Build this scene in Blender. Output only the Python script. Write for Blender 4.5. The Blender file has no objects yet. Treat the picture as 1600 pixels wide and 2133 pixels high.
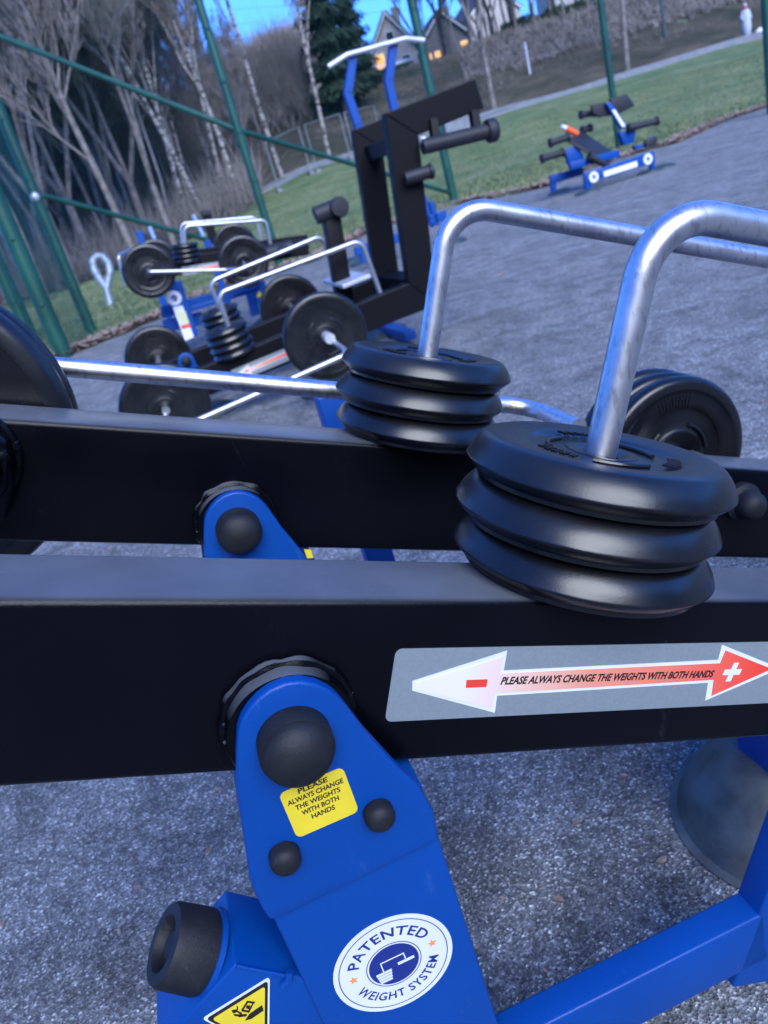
import bpy, bmesh, math, random
import numpy as np
from mathutils import Vector, Matrix, noise
random.seed(7); np.random.seed(7)
R = math.radians
SC = bpy.context.scene
COL = SC.collection

# ------------------------------------------------------------------ camera
F = 1602.0; PITCH = R(23.2); ROLL = R(16.3); H = 0.95
fw = Vector((0, math.cos(PITCH), -math.sin(PITCH)))
r0 = Vector((1, 0, 0)); u0 = r0.cross(fw)
rt = math.cos(ROLL) * r0 - math.sin(ROLL) * u0
ut = math.sin(ROLL) * r0 + math.cos(ROLL) * u0
CP = Vector((0, 0, H))
cd = bpy.data.cameras.new('camera'); cam = bpy.data.objects.new('camera', cd); COL.objects.link(cam)
cam.matrix_world = Matrix(((rt.x, ut.x, -fw.x, CP.x), (rt.y, ut.y, -fw.y, CP.y), (rt.z, ut.z, -fw.z, CP.z), (0, 0, 0, 1)))
cd.sensor_fit = 'HORIZONTAL'; cd.sensor_width = 36.0; cd.lens = 36.0 * F / 1600.0
cd.clip_start = 0.02; cd.clip_end = 2000
cd.dof.use_dof = True; cd.dof.focus_distance = 0.66
cd.dof.aperture_fstop = (cd.lens / 1000) / 0.0032
SC.camera = cam

# ------------------------------------------------------------------ light
SUN_EL = 8.0; SUN_AZ = 165.0        # azimuth of the glow: behind the camera
wd = bpy.data.worlds.new('World'); SC.world = wd; wd.use_nodes = True
nt = wd.node_tree; nt.nodes.clear()
sky = nt.nodes.new('ShaderNodeTexSky'); sky.sky_type = 'NISHITA'; sky.sun_disc = False
sky.sun_elevation = R(SUN_EL); sky.sun_rotation = R(SUN_AZ)
sky.air_density = 1.3; sky.dust_density = 0.6; sky.ozone_density = 5.0
stc = nt.nodes.new('ShaderNodeTexCoord'); sad = nt.nodes.new('ShaderNodeVectorMath'); sad.operation = 'ADD'; sad.inputs[1].default_value = (0, 0, .26)
snm = nt.nodes.new('ShaderNodeVectorMath'); snm.operation = 'NORMALIZE'
nt.links.new(stc.outputs['Generated'], sad.inputs[0]); nt.links.new(sad.outputs[0], snm.inputs[0]); nt.links.new(snm.outputs[0], sky.inputs[0])
bg = nt.nodes.new('ShaderNodeBackground'); bg.inputs[1].default_value = 0.112
wo = nt.nodes.new('ShaderNodeOutputWorld')
tn = nt.nodes.new('ShaderNodeMixRGB'); tn.blend_type = 'MULTIPLY'; tn.inputs[0].default_value = 1; tn.inputs[2].default_value = (.52, .70, 1.26, 1)
nt.links.new(sky.outputs[0], tn.inputs[1]); nt.links.new(tn.outputs[0], bg.inputs[0]); nt.links.new(bg.outputs[0], wo.inputs[0])
sl = bpy.data.lights.new('sun', 'SUN'); sl.energy = 0.72; sl.angle = R(48); sl.color = (0.94, 0.98, 1.0)
so = bpy.data.objects.new('sun', sl); COL.objects.link(so)
az = R(SUN_AZ)
sdir = Vector((math.sin(az) * math.cos(R(SUN_EL + 30)), math.cos(az) * math.cos(R(SUN_EL + 30)), math.sin(R(SUN_EL + 30))))
so.rotation_euler = sdir.to_track_quat('Z', 'Y').to_euler()
SC.view_settings.view_transform = 'Standard'; SC.view_settings.look = 'None'
SC.view_settings.exposure = 2.9; SC.view_settings.gamma = 1.0

# ------------------------------------------------------------------ helpers
YAW = R(10.28)
A = Vector((math.cos(YAW), math.sin(YAW), 0))      # along the machines
B = Vector((-math.sin(YAW), math.cos(YAW), 0))     # away from the viewer
U = Vector((0, 0, 1))
def fr(a, b, z): return A * a + B * b + U * z
def ray(x, y): return fw + rt * ((x - 800) / F) - ut * ((y - 1066.5) / F)
def at(x, y, Z): return CP + ray(x, y) * Z
def gp(x, y, z=0.0):
    d = ray(x, y); return CP + d * ((z - H) / d.z)
def pw(x, y, b):                                   # photograph point on the vertical plane at distance b
    d = ray(x, y); return CP + d * ((b - CP.dot(B)) / d.dot(B))
ORG = {}
def tag(o, label=None, cat=None, group=None, kind=None):
    if label: o['label'] = label
    if cat: o['category'] = cat
    if group: o['group'] = group
    if kind: o['kind'] = kind
    return o
def thing(name, label, cat, loc, group=None):
    o = bpy.data.objects.new(name, None); COL.objects.link(o); o.location = loc
    o.empty_display_size = 0.1
    ORG[o] = Vector(loc); return tag(o, label, cat, group)
def obj(name, bm, mt, parent=None, smooth=False, loc=None, label=None):
    me = bpy.data.meshes.new(name)
    o0 = ORG[parent] if parent is not None else (Vector(loc) if loc is not None else Vector((0, 0, 0)))
    bm.normal_update()
    if o0.length > 0: bmesh.ops.translate(bm, verts=bm.verts, vec=-o0)
    bm.to_mesh(me); bm.free()
    if smooth:
        for p in me.polygons: p.use_smooth = True
        try: me.set_sharp_from_angle(angle=R(40))
        except Exception: pass
    me.materials.append(mt)
    o = bpy.data.objects.new(name, me); COL.objects.link(o)
    if parent is not None: o.parent = parent
    else: o.location = o0
    ORG[o] = o0
    if label: o['label'] = label
    return o
def NB(): return bmesh.new()
def basis(x, y, z, o): return Matrix(((x.x, y.x, z.x, o.x), (x.y, y.y, z.y, o.y), (x.z, y.z, z.z, o.z), (0, 0, 0, 1)))
def prism(bm, pts, ext, bevel=0.0, seg=3, front_only=False):
    """closed outline (world points), extruded by vector ext"""
    v0 = [bm.verts.new(p) for p in pts]; v1 = [bm.verts.new(Vector(p) + ext) for p in pts]
    n = len(pts)
    f0 = bm.faces.new(v0); f1 = bm.faces.new(list(reversed(v1)))
    fs = [f0, f1]
    for i in range(n): fs.append(bm.faces.new((v0[i], v1[i], v1[(i + 1) % n], v0[(i + 1) % n])))
    bmesh.ops.recalc_face_normals(bm, faces=fs)
    if bevel > 0:
        es = set(e for f in ((f0,) if front_only else (f0, f1)) for e in f.edges)
        if not front_only:
            for f in fs[2:]:
                for e in f.edges:
                    if e.calc_face_angle(0) > 0.6: es.add(e)
        bmesh.ops.bevel(bm, geom=list(es), offset=bevel, segments=seg, affect='EDGES', profile=0.5)
    return bm
def boxf(bm, o, x, y, z, bevel=0.0, seg=3):
    """box from corner o with edge vectors x,y,z"""
    return prism(bm, [o, o + x, o + x + z, o + z], y, bevel, seg)
def bar(bm, p, q, wid, hei, side, bevel=0.0):
    """rectangular tube between p and q; side = direction of the width"""
    p = Vector(p); q = Vector(q); d = (q - p).normalized(); s = (side - d * side.dot(d)).normalized(); t = d.cross(s)
    o = p - s * wid / 2 - t * hei / 2
    return boxf(bm, o, q - p, s * wid, t * hei, bevel)
def fillet(pts, rad, n=8):
    out = [Vector(pts[0])]
    for i in range(1, len(pts) - 1):
        p = Vector(pts[i]); a = (Vector(pts[i - 1]) - p); b = (Vector(pts[i + 1]) - p)
        la, lb = a.length, b.length; a.normalize(); b.normalize()
        ang = a.angle(b)
        if ang > 3.10: out.append(p); continue
        t = min(rad / math.tan(ang / 2), la * .49, lb * .49); r_ = t * math.tan(ang / 2)
        c = p + (a + b).normalized() * (r_ / math.sin(ang / 2))
        s = p + a * t - c; e = p + b * t - c
        for k in range(n + 1):
            f = k / n; th = s.angle(e)
            v = (s * math.sin((1 - f) * th) + e * math.sin(f * th)) / math.sin(th)
            out.append(c + v)
    out.append(Vector(pts[-1])); return out
def tube(bm, pts, rad, seg=20, caps=True, rads=None):
    pts = [Vector(p) for p in pts]; rings = []
    t = (pts[1] - pts[0]).normalized(); nrm = t.orthogonal().normalized()
    for i, p in enumerate(pts):
        if i == 0: tt = (pts[1] - pts[0]).normalized()
        elif i == len(pts) - 1: tt = (pts[-1] - pts[-2]).normalized()
        else: tt = ((pts[i + 1] - p).normalized() + (p - pts[i - 1]).normalized()).normalized()
        nrm = (nrm - tt * nrm.dot(tt)).normalized(); bn = tt.cross(nrm)
        r_ = rads[i] if rads else rad
        rings.append([bm.verts.new(p + (nrm * math.cos(2 * math.pi * k / seg) + bn * math.sin(2 * math.pi * k / seg)) * r_) for k in range(seg)])
    for i in range(len(rings) - 1):
        for k in range(seg):
            bm.faces.new((rings[i][k], rings[i][(k + 1) % seg], rings[i + 1][(k + 1) % seg], rings[i + 1][k]))
    if caps: bm.faces.new(list(reversed(rings[0]))); bm.faces.new(rings[-1])
    return bm
def lathe(bm, prof, o, axis, seg=48, ref=None):
    """prof = [(r, h)] along axis from o"""
    axis = Vector(axis).normalized(); x = (ref if ref else axis.orthogonal()).normalized(); y = axis.cross(x)
    rings = []
    for r_, h in prof:
        if r_ < 1e-6: rings.append([bm.verts.new(o + axis * h)])
        else: rings.append([bm.verts.new(o + axis * h + (x * math.cos(2 * math.pi * k / seg) + y * math.sin(2 * math.pi * k / seg)) * r_) for k in range(seg)])
    for i in range(len(rings) - 1):
        a, b = rings[i], rings[i + 1]
        for k in range(seg):
            k2 = (k + 1) % seg
            if len(a) == 1 and len(b) == 1: continue
            if len(a) == 1: bm.faces.new((a[0], b[k2], b[k]))
            elif len(b) == 1: bm.faces.new((a[k], a[k2], b[0]))
            else: bm.faces.new((a[k], a[k2], b[k2], b[k]))
    bmesh.ops.recalc_face_normals(bm, faces=bm.faces)
    return bm
def raw(name, V, Fc, mt, parent=None, loc=None):
    me = bpy.data.meshes.new(name); o0 = ORG[parent] if parent is not None else (Vector(loc) if loc is not None else Vector((0, 0, 0)))
    V = np.asarray(V, dtype=float) - np.array(o0)
    me.from_pydata(V.tolist(), [], Fc if isinstance(Fc, list) else Fc.tolist()); me.update()
    me.materials.append(mt)
    o = bpy.data.objects.new(name, me); COL.objects.link(o)
    if parent is not None: o.parent = parent
    else: o.location = o0
    ORG[o] = o0; return o

# ------------------------------------------------------------------ materials
def mat(name, col, rough=0.5, metal=0.0, spec=0.5, var=0.0, vscale=6.0, bump=0.0, bscale=80.0, coat=0.0, col2=None, emit=None, estr=0.0, stretch=None, rvar=0.0):
    m = bpy.data.materials.new(name); m.use_nodes = True; n = m.node_tree.nodes; l = m.node_tree.links
    b = n['Principled BSDF']; b.inputs['Base Color'].default_value = (*col, 1)
    b.inputs['Roughness'].default_value = rough; b.inputs['Metallic'].default_value = metal
    b.inputs['Specular IOR Level'].default_value = spec; b.inputs['Coat Weight'].default_value = coat
    b.inputs['Coat Roughness'].default_value = 0.25
    tc = n.new('ShaderNodeTexCoord'); mp = n.new('ShaderNodeMapping'); l.new(tc.outputs['Object'], mp.inputs[0])
    if stretch: mp.inputs['Scale'].default_value = stretch
    if var > 0 or col2:
        nz = n.new('ShaderNodeTexNoise'); nz.inputs['Scale'].default_value = vscale; nz.inputs['Detail'].default_value = 6
        l.new(mp.outputs[0], nz.inputs[0])
        cr = n.new('ShaderNodeValToRGB'); cr.color_ramp.elements[0].position = 0.35; cr.color_ramp.elements[1].position = 0.65
        c2 = col2 if col2 else tuple(c * (1 + var) for c in col); c1 = col if col2 else tuple(c * (1 - var) for c in col)
        cr.color_ramp.elements[0].color = (*c1, 1); cr.color_ramp.elements[1].color = (*c2, 1)
        l.new(nz.outputs[0], cr.inputs[0]); l.new(cr.outputs[0], b.inputs['Base Color'])
        if rvar > 0:
            mr = n.new('ShaderNodeMapRange'); mr.inputs[3].default_value = max(0, rough - rvar); mr.inputs[4].default_value = min(1, rough + rvar)
            mr.inputs[1].default_value = 0.3; mr.inputs[2].default_value = 0.7
            l.new(nz.outputs[0], mr.inputs[0]); l.new(mr.outputs[0], b.inputs['Roughness'])
    if bump > 0:
        nb = n.new('ShaderNodeTexNoise'); nb.inputs['Scale'].default_value = bscale; nb.inputs['Detail'].default_value = 3
        bp = n.new('ShaderNodeBump'); bp.inputs['Strength'].default_value = bump; bp.inputs['Distance'].default_value = 0.002
        l.new(mp.outputs[0], nb.inputs[0]); l.new(nb.outputs[0], bp.inputs['Height']); l.new(bp.outputs[0], b.inputs['Normal'])
    if emit: b.inputs['Emission Color'].default_value = (*emit, 1); b.inputs['Emission Strength'].default_value = estr
    return m
M_BLACK = mat('black powder coat', (0.002, 0.0024, 0.004), 0.24, spec=0.17, bump=0.12, bscale=620, var=0.3, vscale=5, rvar=0.06)
def scuffs(m, col, thr=.70, sc=30):
    # thin rubbed marks and dirt with shapes of their own
    n = m.node_tree.nodes; l = m.node_tree.links; b = n['Principled BSDF']; tc = n.new('ShaderNodeTexCoord')
    mp = n.new('ShaderNodeMapping'); mp.inputs['Scale'].default_value = (1, 1, .22); mp.inputs['Rotation'].default_value = (.3, .7, .2)
    nz = n.new('ShaderNodeTexNoise'); nz.inputs['Scale'].default_value = sc; nz.inputs['Detail'].default_value = 12; nz.inputs['Roughness'].default_value = .75
    l.new(tc.outputs['Object'], mp.inputs[0]); l.new(mp.outputs[0], nz.inputs[0])
    r = n.new('ShaderNodeValToRGB'); r.color_ramp.elements[0].position = thr - .05; r.color_ramp.elements[1].position = thr + .04; l.new(nz.outputs[0], r.inputs[0])
    mx = n.new('ShaderNodeMixRGB'); mx.inputs[2].default_value = (*col, 1); src = b.inputs['Base Color'].links
    ml = n.new('ShaderNodeMath'); ml.operation = 'MULTIPLY'; ml.inputs[1].default_value = .38; l.new(r.outputs[0], ml.inputs[0]); l.new(ml.outputs[0], mx.inputs[0])
    if src: l.new(src[0].from_socket, mx.inputs[1])
    else: mx.inputs[1].default_value = b.inputs['Base Color'].default_value
    l.new(mx.outputs[0], b.inputs['Base Color'])
M_BLACKF = mat('black paint far', (0.003, 0.0032, 0.005), 0.45, spec=0.2)
M_RUB = mat('black rubber plate', (0.0045, 0.005, 0.0065), 0.31, spec=0.6, var=0.25, vscale=14, bump=0.04, bscale=500, rvar=0.07)
M_CAP = mat('matte plastic cap', (0.010, 0.011, 0.014), 0.6, spec=0.35, var=0.3, vscale=40, bump=0.15, bscale=500)
M_BLUE = mat('blue powder coat', (0.0, 0.054, 0.275), 0.42, spec=0.35, bump=0.12, bscale=450, var=0.06, vscale=8)
scuffs(M_BLUE, (.06, .13, .33), .66, 40); scuffs(M_BLACK, (.03, .033, .038), .66, 26); scuffs(M_CAP, (.05, .052, .06), .62, 60); scuffs(M_RUB, (.03, .031, .036), .66, 40)
M_PAD = mat('dark vinyl pad', (0.012, 0.014, 0.021), 0.6, var=0.2, vscale=12)
M_WHITE = mat('white decal print', (0.74, 0.76, 0.80), 0.45, var=0.03, vscale=30)
M_NAVY = mat('navy print', (0.012, 0.03, 0.20), 0.45)
M_YEL = mat('yellow decal print', (0.80, 0.62, 0.03), 0.45, var=0.04, vscale=40)
M_INK = mat('black print ink', (0.01, 0.01, 0.012), 0.5)
M_RED = mat('red print', (0.80, 0.05, 0.035), 0.45)
M_ORG = mat('orange print', (0.85, 0.33, 0.08), 0.45)
M_SILV = mat('brushed foil sticker', (0.38, 0.44, 0.46), 0.38, metal=0.55, var=0.05, vscale=300, stretch=(1, 1, 1))
M_GREEN = mat('green painted steel', (0.004, 0.060, 0.042), 0.45, var=0.2, vscale=3)
M_WHST = mat('pale grey steel', (0.55, 0.57, 0.62), 0.35, metal=0.3, var=0.1, vscale=10)
M_GALVD = mat('dull galvanised steel', (0.055, 0.08, 0.085), 0.55, metal=0.5, var=0.25, vscale=8)
M_ORAL = mat('orange plastic', (0.9, 0.12, 0.03), 0.4)

def sky_sheen(m, col=(.105, .115, .13)):
    # sky reflection painted in as a pale diffuse layer on up-facing faces
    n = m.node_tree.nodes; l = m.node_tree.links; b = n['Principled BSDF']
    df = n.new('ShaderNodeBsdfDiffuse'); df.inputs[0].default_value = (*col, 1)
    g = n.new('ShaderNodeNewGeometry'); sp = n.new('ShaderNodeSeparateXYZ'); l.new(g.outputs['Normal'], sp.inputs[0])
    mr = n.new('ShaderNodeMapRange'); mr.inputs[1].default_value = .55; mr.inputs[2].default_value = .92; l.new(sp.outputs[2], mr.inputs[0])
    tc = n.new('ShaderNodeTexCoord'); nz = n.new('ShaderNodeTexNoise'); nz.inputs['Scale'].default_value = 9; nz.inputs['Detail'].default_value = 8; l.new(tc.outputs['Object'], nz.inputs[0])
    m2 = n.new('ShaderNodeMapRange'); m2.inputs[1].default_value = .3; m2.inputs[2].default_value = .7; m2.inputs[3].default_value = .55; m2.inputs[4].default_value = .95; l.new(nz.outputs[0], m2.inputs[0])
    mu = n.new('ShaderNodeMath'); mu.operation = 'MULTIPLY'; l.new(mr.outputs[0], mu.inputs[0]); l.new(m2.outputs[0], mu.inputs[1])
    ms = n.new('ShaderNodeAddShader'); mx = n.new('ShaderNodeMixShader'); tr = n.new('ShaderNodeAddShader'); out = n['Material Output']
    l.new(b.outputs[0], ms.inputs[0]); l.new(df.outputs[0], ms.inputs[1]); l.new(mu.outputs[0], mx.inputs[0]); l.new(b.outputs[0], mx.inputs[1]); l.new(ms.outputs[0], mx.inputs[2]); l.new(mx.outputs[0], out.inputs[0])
sky_sheen(M_BLACK)
def galv():
    m = bpy.data.materials.new('galvanised tube'); m.use_nodes = True; n = m.node_tree.nodes; l = m.node_tree.links
    b = n['Principled BSDF']; b.inputs['Metallic'].default_value = 1.0
    tc = n.new('ShaderNodeTexCoord')
    n1 = n.new('ShaderNodeTexNoise'); n1.inputs['Scale'].default_value = 26; n1.inputs['Detail'].default_value = 7; n1.inputs['Roughness'].default_value = .7
    l.new(tc.outputs['Object'], n1.inputs[0])
    c = n.new('ShaderNodeValToRGB'); c.color_ramp.elements[0].position = .3; c.color_ramp.elements[1].position = .62
    c.color_ramp.elements[0].color = (.55, .55, .56, 1); c.color_ramp.elements[1].color = (.68, .68, .70, 1)
    l.new(n1.outputs[0], c.inputs[0])
    n2 = n.new('ShaderNodeTexNoise'); n2.inputs['Scale'].default_value = 150; n2.inputs['Detail'].default_value = 5
    mp = n.new('ShaderNodeMapping'); mp.inputs['Scale'].default_value = (1, 1, .35)
    l.new(tc.outputs['Object'], mp.inputs[0]); l.new(mp.outputs[0], n2.inputs[0])
    mix = n.new('ShaderNodeMixRGB'); mix.blend_type = 'MULTIPLY'; c2 = n.new('ShaderNodeValToRGB')
    c2.color_ramp.elements[0].position = .33; c2.color_ramp.elements[1].position = .46; c2.color_ramp.elements[0].color = (.62, .60, .58, 1)
    l.new(n2.outputs[0], c2.inputs[0]); mix.inputs[0].default_value = .8
    l.new(c.outputs[0], mix.inputs[1]); l.new(c2.outputs[0], mix.inputs[2]); l.new(mix.outputs[0], b.inputs['Base Color'])
    mr = n.new('ShaderNodeMapRange'); mr.inputs[3].default_value = .32; mr.inputs[4].default_value = .48
    l.new(n1.outputs[0], mr.inputs[0]); l.new(mr.outputs[0], b.inputs['Roughness'])
    bp = n.new('ShaderNodeBump'); bp.inputs['Strength'].default_value = .12; bp.inputs['Distance'].default_value = .001
    l.new(n2.outputs[0], bp.inputs['Height']); l.new(bp.outputs[0], b.inputs['Normal'])
    return m
M_GALV = galv()

def asphalt():
    m = bpy.data.materials.new('asphalt'); m.use_nodes = True; n = m.node_tree.nodes; l = m.node_tree.links
    b = n['Principled BSDF']; b.inputs['Roughness'].default_value = .85; b.inputs['Specular IOR Level'].default_value = .4
    tc = n.new('ShaderNodeTexCoord')
    v = n.new('ShaderNodeTexVoronoi'); v.inputs['Scale'].default_value = 310; l.new(tc.outputs['Object'], v.inputs[0])
    c = n.new('ShaderNodeValToRGB'); e = c.color_ramp.elements
    e[0].position = 0; e[0].color = (.055, .057, .06, 1); e[1].position = .5; e[1].color = (.105, .11, .112, 1)
    x = e.new(.80); x.color = (.17, .17, .17, 1); x = e.new(.94); x.color = (.26, .265, .27, 1); x = e.new(1.0); x.color = (.48, .49, .49, 1)
    sp = n.new('ShaderNodeSeparateColor'); l.new(v.outputs['Color'], sp.inputs[0]); l.new(sp.outputs[0], c.inputs[0])
    n1 = n.new('ShaderNodeTexNoise'); n1.inputs['Scale'].default_value = 1.7; n1.inputs['Detail'].default_value = 8; n1.inputs['Roughness'].default_value = .65
    l.new(tc.outputs['Object'], n1.inputs[0])
    c1 = n.new('ShaderNodeValToRGB'); c1.color_ramp.elements[0].position = .3; c1.color_ramp.elements[1].position = .7
    c1.color_ramp.elements[0].color = (1.05, 1.06, 1.02, 1); c1.color_ramp.elements[1].color = (1.75, 1.78, 1.72, 1)
    l.new(n1.outputs[0], c1.inputs[0])
    n3 = n.new('ShaderNodeTexNoise'); n3.inputs['Scale'].default_value = 45; n3.inputs['Detail'].default_value = 4
    l.new(tc.outputs['Object'], n3.inputs[0])
    c3 = n.new('ShaderNodeValToRGB'); c3.color_ramp.elements[0].position = .32; c3.color_ramp.elements[1].position = .68
    c3.color_ramp.elements[0].color = (.70, .70, .70, 1); c3.color_ramp.elements[1].color = (1.28, 1.28, 1.28, 1)
    l.new(n3.outputs[0], c3.inputs[0])
    n5 = n.new('ShaderNodeTexNoise'); n5.inputs['Scale'].default_value = 6.5; n5.inputs['Detail'].default_value = 7; n5.inputs['Roughness'].default_value = .7; n5.inputs['Distortion'].default_value = .6
    l.new(tc.outputs['Object'], n5.inputs[0]); c5 = n.new('ShaderNodeValToRGB'); c5.color_ramp.elements[0].position = .38; c5.color_ramp.elements[1].position = .56
    c5.color_ramp.elements[0].color = (.62, .60, .60, 1); c5.color_ramp.elements[1].color = (1.08, 1.05, 1.05, 1); l.new(n5.outputs[0], c5.inputs[0])
    m5 = n.new('ShaderNodeMixRGB'); m5.blend_type = 'MULTIPLY'; m5.inputs[0].default_value = 1; l.new(c.outputs[0], m5.inputs[1]); l.new(c5.outputs[0], m5.inputs[2])
    mx = n.new('ShaderNodeMixRGB'); mx.blend_type = 'MULTIPLY'; mx.inputs[0].default_value = 1
    l.new(m5.outputs[0], mx.inputs[1]); l.new(c1.outputs[0], mx.inputs[2])
    m2 = n.new('ShaderNodeMixRGB'); m2.blend_type = 'MULTIPLY'; m2.inputs[0].default_value = 1
    l.new(mx.outputs[0], m2.inputs[1]); l.new(c3.outputs[0], m2.inputs[2])
    l.new(m2.outputs[0], b.inputs['Base Color'])
    bp = n.new('ShaderNodeBump'); bp.inputs['Strength'].default_value = .7; bp.inputs['Distance'].default_value = .003
    ad = n.new('ShaderNodeMath'); ad.operation = 'ADD'; l.new(v.outputs['Distance'], ad.inputs[0]); l.new(n3.outputs[0], ad.inputs[1])
    l.new(ad.outputs[0], bp.inputs['Height']); l.new(bp.outputs[0], b.inputs['Normal'])
    return m
M_ASPH = asphalt()
def grassmat(name, a, b_, c_, sc=0.5):
    m = bpy.data.materials.new(name); m.use_nodes = True; n = m.node_tree.nodes; l = m.node_tree.links
    b = n['Principled BSDF']; b.inputs['Roughness'].default_value = .9; b.inputs['Specular IOR Level'].default_value = .15
    tc = n.new('ShaderNodeTexCoord'); n1 = n.new('ShaderNodeTexNoise'); n1.inputs['Scale'].default_value = sc; n1.inputs['Detail'].default_value = 9; n1.inputs['Roughness'].default_value = .7
    l.new(tc.outputs['Object'], n1.inputs[0]); c = n.new('ShaderNodeValToRGB'); e = c.color_ramp.elements
    e[0].position = .36; e[0].color = (*a, 1); e[1].position = .5; e[1].color = (*b_, 1); x = e.new(.66); x.color = (*c_, 1)
    l.new(n1.outputs[0], c.inputs[0]); l.new(c.outputs[0], b.inputs['Base Color'])
    n2 = n.new('ShaderNodeTexNoise'); n2.inputs['Scale'].default_value = 25; bp = n.new('ShaderNodeBump'); bp.inputs['Strength'].default_value = .8; bp.inputs['Distance'].default_value = .03
    l.new(tc.outputs['Object'], n2.inputs[0]); l.new(n2.outputs[0], bp.inputs['Height']); l.new(bp.outputs[0], b.inputs['Normal'])
    return m
M_GRASS = grassmat('lawn', (.085, .13, .055), (.125, .17, .075), (.21, .22, .115), .55)
M_SLOPE = grassmat('rough slope', (.03, .034, .022), (.062, .056, .04), (.105, .09, .065), .35)
M_BARK = mat('brown grey bark', (.17, .145, .13), .9, var=.35, vscale=4)
M_TWIG = mat('bare twigs', (.235, .20, .185), .9)
M_TWIG2 = mat('bare twigs olive', (.215, .19, .165), .9)
def birch():
    m = bpy.data.materials.new('birch bark'); m.use_nodes = True; n = m.node_tree.nodes; l = m.node_tree.links
    b = n['Principled BSDF']; b.inputs['Roughness'].default_value = .8
    tc = n.new('ShaderNodeTexCoord'); mp = n.new('ShaderNodeMapping'); mp.inputs['Scale'].default_value = (2, 2, 6)
    nz = n.new('ShaderNodeTexNoise'); nz.inputs['Scale'].default_value = 1.5; nz.inputs['Detail'].default_value = 6
    c = n.new('ShaderNodeValToRGB'); c.color_ramp.elements[0].position = .42; c.color_ramp.elements[1].position = .52
    c.color_ramp.elements[0].color = (.05, .045, .04, 1); c.color_ramp.elements[1].color = (.30, .27, .25, 1)
    l.new(tc.outputs['Object'], mp.inputs[0]); l.new(mp.outputs[0], nz.inputs[0]); l.new(nz.outputs[0], c.inputs[0]); l.new(c.outputs[0], b.inputs['Base Color'])
    return m
M_BIRCH = birch()
M_NEEDLE = mat('spruce needles', (.012, .03, .014), .9, var=.4, vscale=2)
M_LEAF = mat('dead leaves', (.20, .13, .09), .8, col2=(.36, .27, .22), vscale=30)
M_WALL1 = mat('pale render wall', (.42, .38, .36), .9, var=.1, vscale=1)
M_WALL2 = mat('grey boarded wall', (.20, .19, .19), .9, var=.1, vscale=1)
M_ROOF = mat('dark roof tiles', (.035, .035, .045), .8, var=.3, vscale=2)
M_TRIM = mat('white trim', (.65, .67, .7), .6)
M_LIT = mat('lit window', (.8, .5, .2), .5, emit=(1.0, .40, .06), estr=.20)
M_GLASS = mat('dark window', (.03, .035, .05), .1)
M_CONC = mat('pale concrete', (.19, .20, .22), .85, var=.15, vscale=3)
M_PATH = mat('path asphalt', (.09, .09, .10), .9, var=.15, vscale=2)

# ------------------------------------------------------------------ setting
def ss(t): t = min(1, max(0, t)); return t * t * (3 - 2 * t)
def TZ(x, y):
    s = ss((x + 9) / 11)
    z = s * 2.0 * ss((y - 18) / 28)
    if y > 47: z += s * (min(y, 63) - 47) * .30 + s * max(0, y - 63) * .085
    z += (1 - s) * 2.5 * ss((y - 35) / 70)
    if y > 16: z += .10 * noise.noise(Vector((x * .3, y * .3, 0))) * ss((y - 16) / 6)
    return z
edge_px = [(20, 800), (130, 745), (240, 700), (330, 662), (480, 590), (650, 545), (770, 480), (950, 425), (1050, 408), (1140, 388), (1230, 350), (1330, 318), (1400, 300), (1500, 255), (1600, 222)]
EDGE = [gp(*p) for p in edge_px]
def inside(x, y):    # inside the asphalt court
    if y < EDGE[0].y: return True
    for i in range(len(EDGE) - 1):
        a, b = EDGE[i], EDGE[i + 1]
        if a.x <= x <= b.x:
            return y < a.y + (b.y - a.y) * (x - a.x) / (b.x - a.x)
    return y < EDGE[0].y if x < EDGE[0].x else y < EDGE[-1].y + (x - EDGE[-1].x) * .5
xs = sorted(set([-220, -140, -90, -60, -45] + [i * .75 for i in range(-40, 54)] + [45, 60, 90, 140, 220]))
ys = sorted(set([-80, -40, -20, -8, 0, 4, 8] + [8 + i * .75 for i in range(0, 76)] + [70, 78, 90, 110, 140, 190, 260]))
def grid(name, xs, ys, mt, fz):
    V = [(x, y, fz(x, y)) for y in ys for x in xs]; nx = len(xs)
    Fc = [(j * nx + i, j * nx + i + 1, (j + 1) * nx + i + 1, (j + 1) * nx + i) for j in range(len(ys) - 1) for i in range(nx - 1)]
    return raw(name, V, Fc, mt)
g = grid('grass_ground', xs, ys, M_GRASS, lambda x, y: TZ(x, y) - (.03 if y < 22 else .0))
tag(g, kind='structure')
for p in g.data.polygons: p.use_smooth = True
# rough slope beyond the path: a second sheet just above the lawn
sx = [-14 + i * 1.0 for i in range(0, 75)]; sy = [47.4 + i * .8 for i in range(0, 34)]
g = grid('rough_hillside', sx, sy, M_SLOPE, lambda x, y: TZ(x, y) + .06 + .25 * noise.noise(Vector((x * .5, y * .5, 3))) * (1 if y > 48 else 0) + (0.1 if y > 48 else 0))
tag(g, kind='structure')
# court
bm = NB()
pts = [Vector((-40, -30, 0)), Vector((60, -30, 0)), Vector((60, EDGE[-1].y + 20, 0))]
top = []
for i in range(len(EDGE) - 1, 0, -1):
    a, b = EDGE[i], EDGE[i - 1]
    for k in range(8):
        q = a.lerp(b, k / 8); q = q + Vector((0, .16 * noise.noise(q * 1.7), 0)); q.z = 0; top.append(q)
top.append(EDGE[0].copy()); pts += top + [Vector((-40, EDGE[0].y - 1, 0))]
f = bm.faces.new([bm.verts.new((p.x, p.y, .0)) for p in pts]); bmesh.ops.triangulate(bm, faces=[f])
bm.normal_update()
for f in bm.faces:
    if f.normal.z < 0: f.normal_flip()
tag(obj('court_asphalt', bm, M_ASPH), kind='structure')
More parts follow.
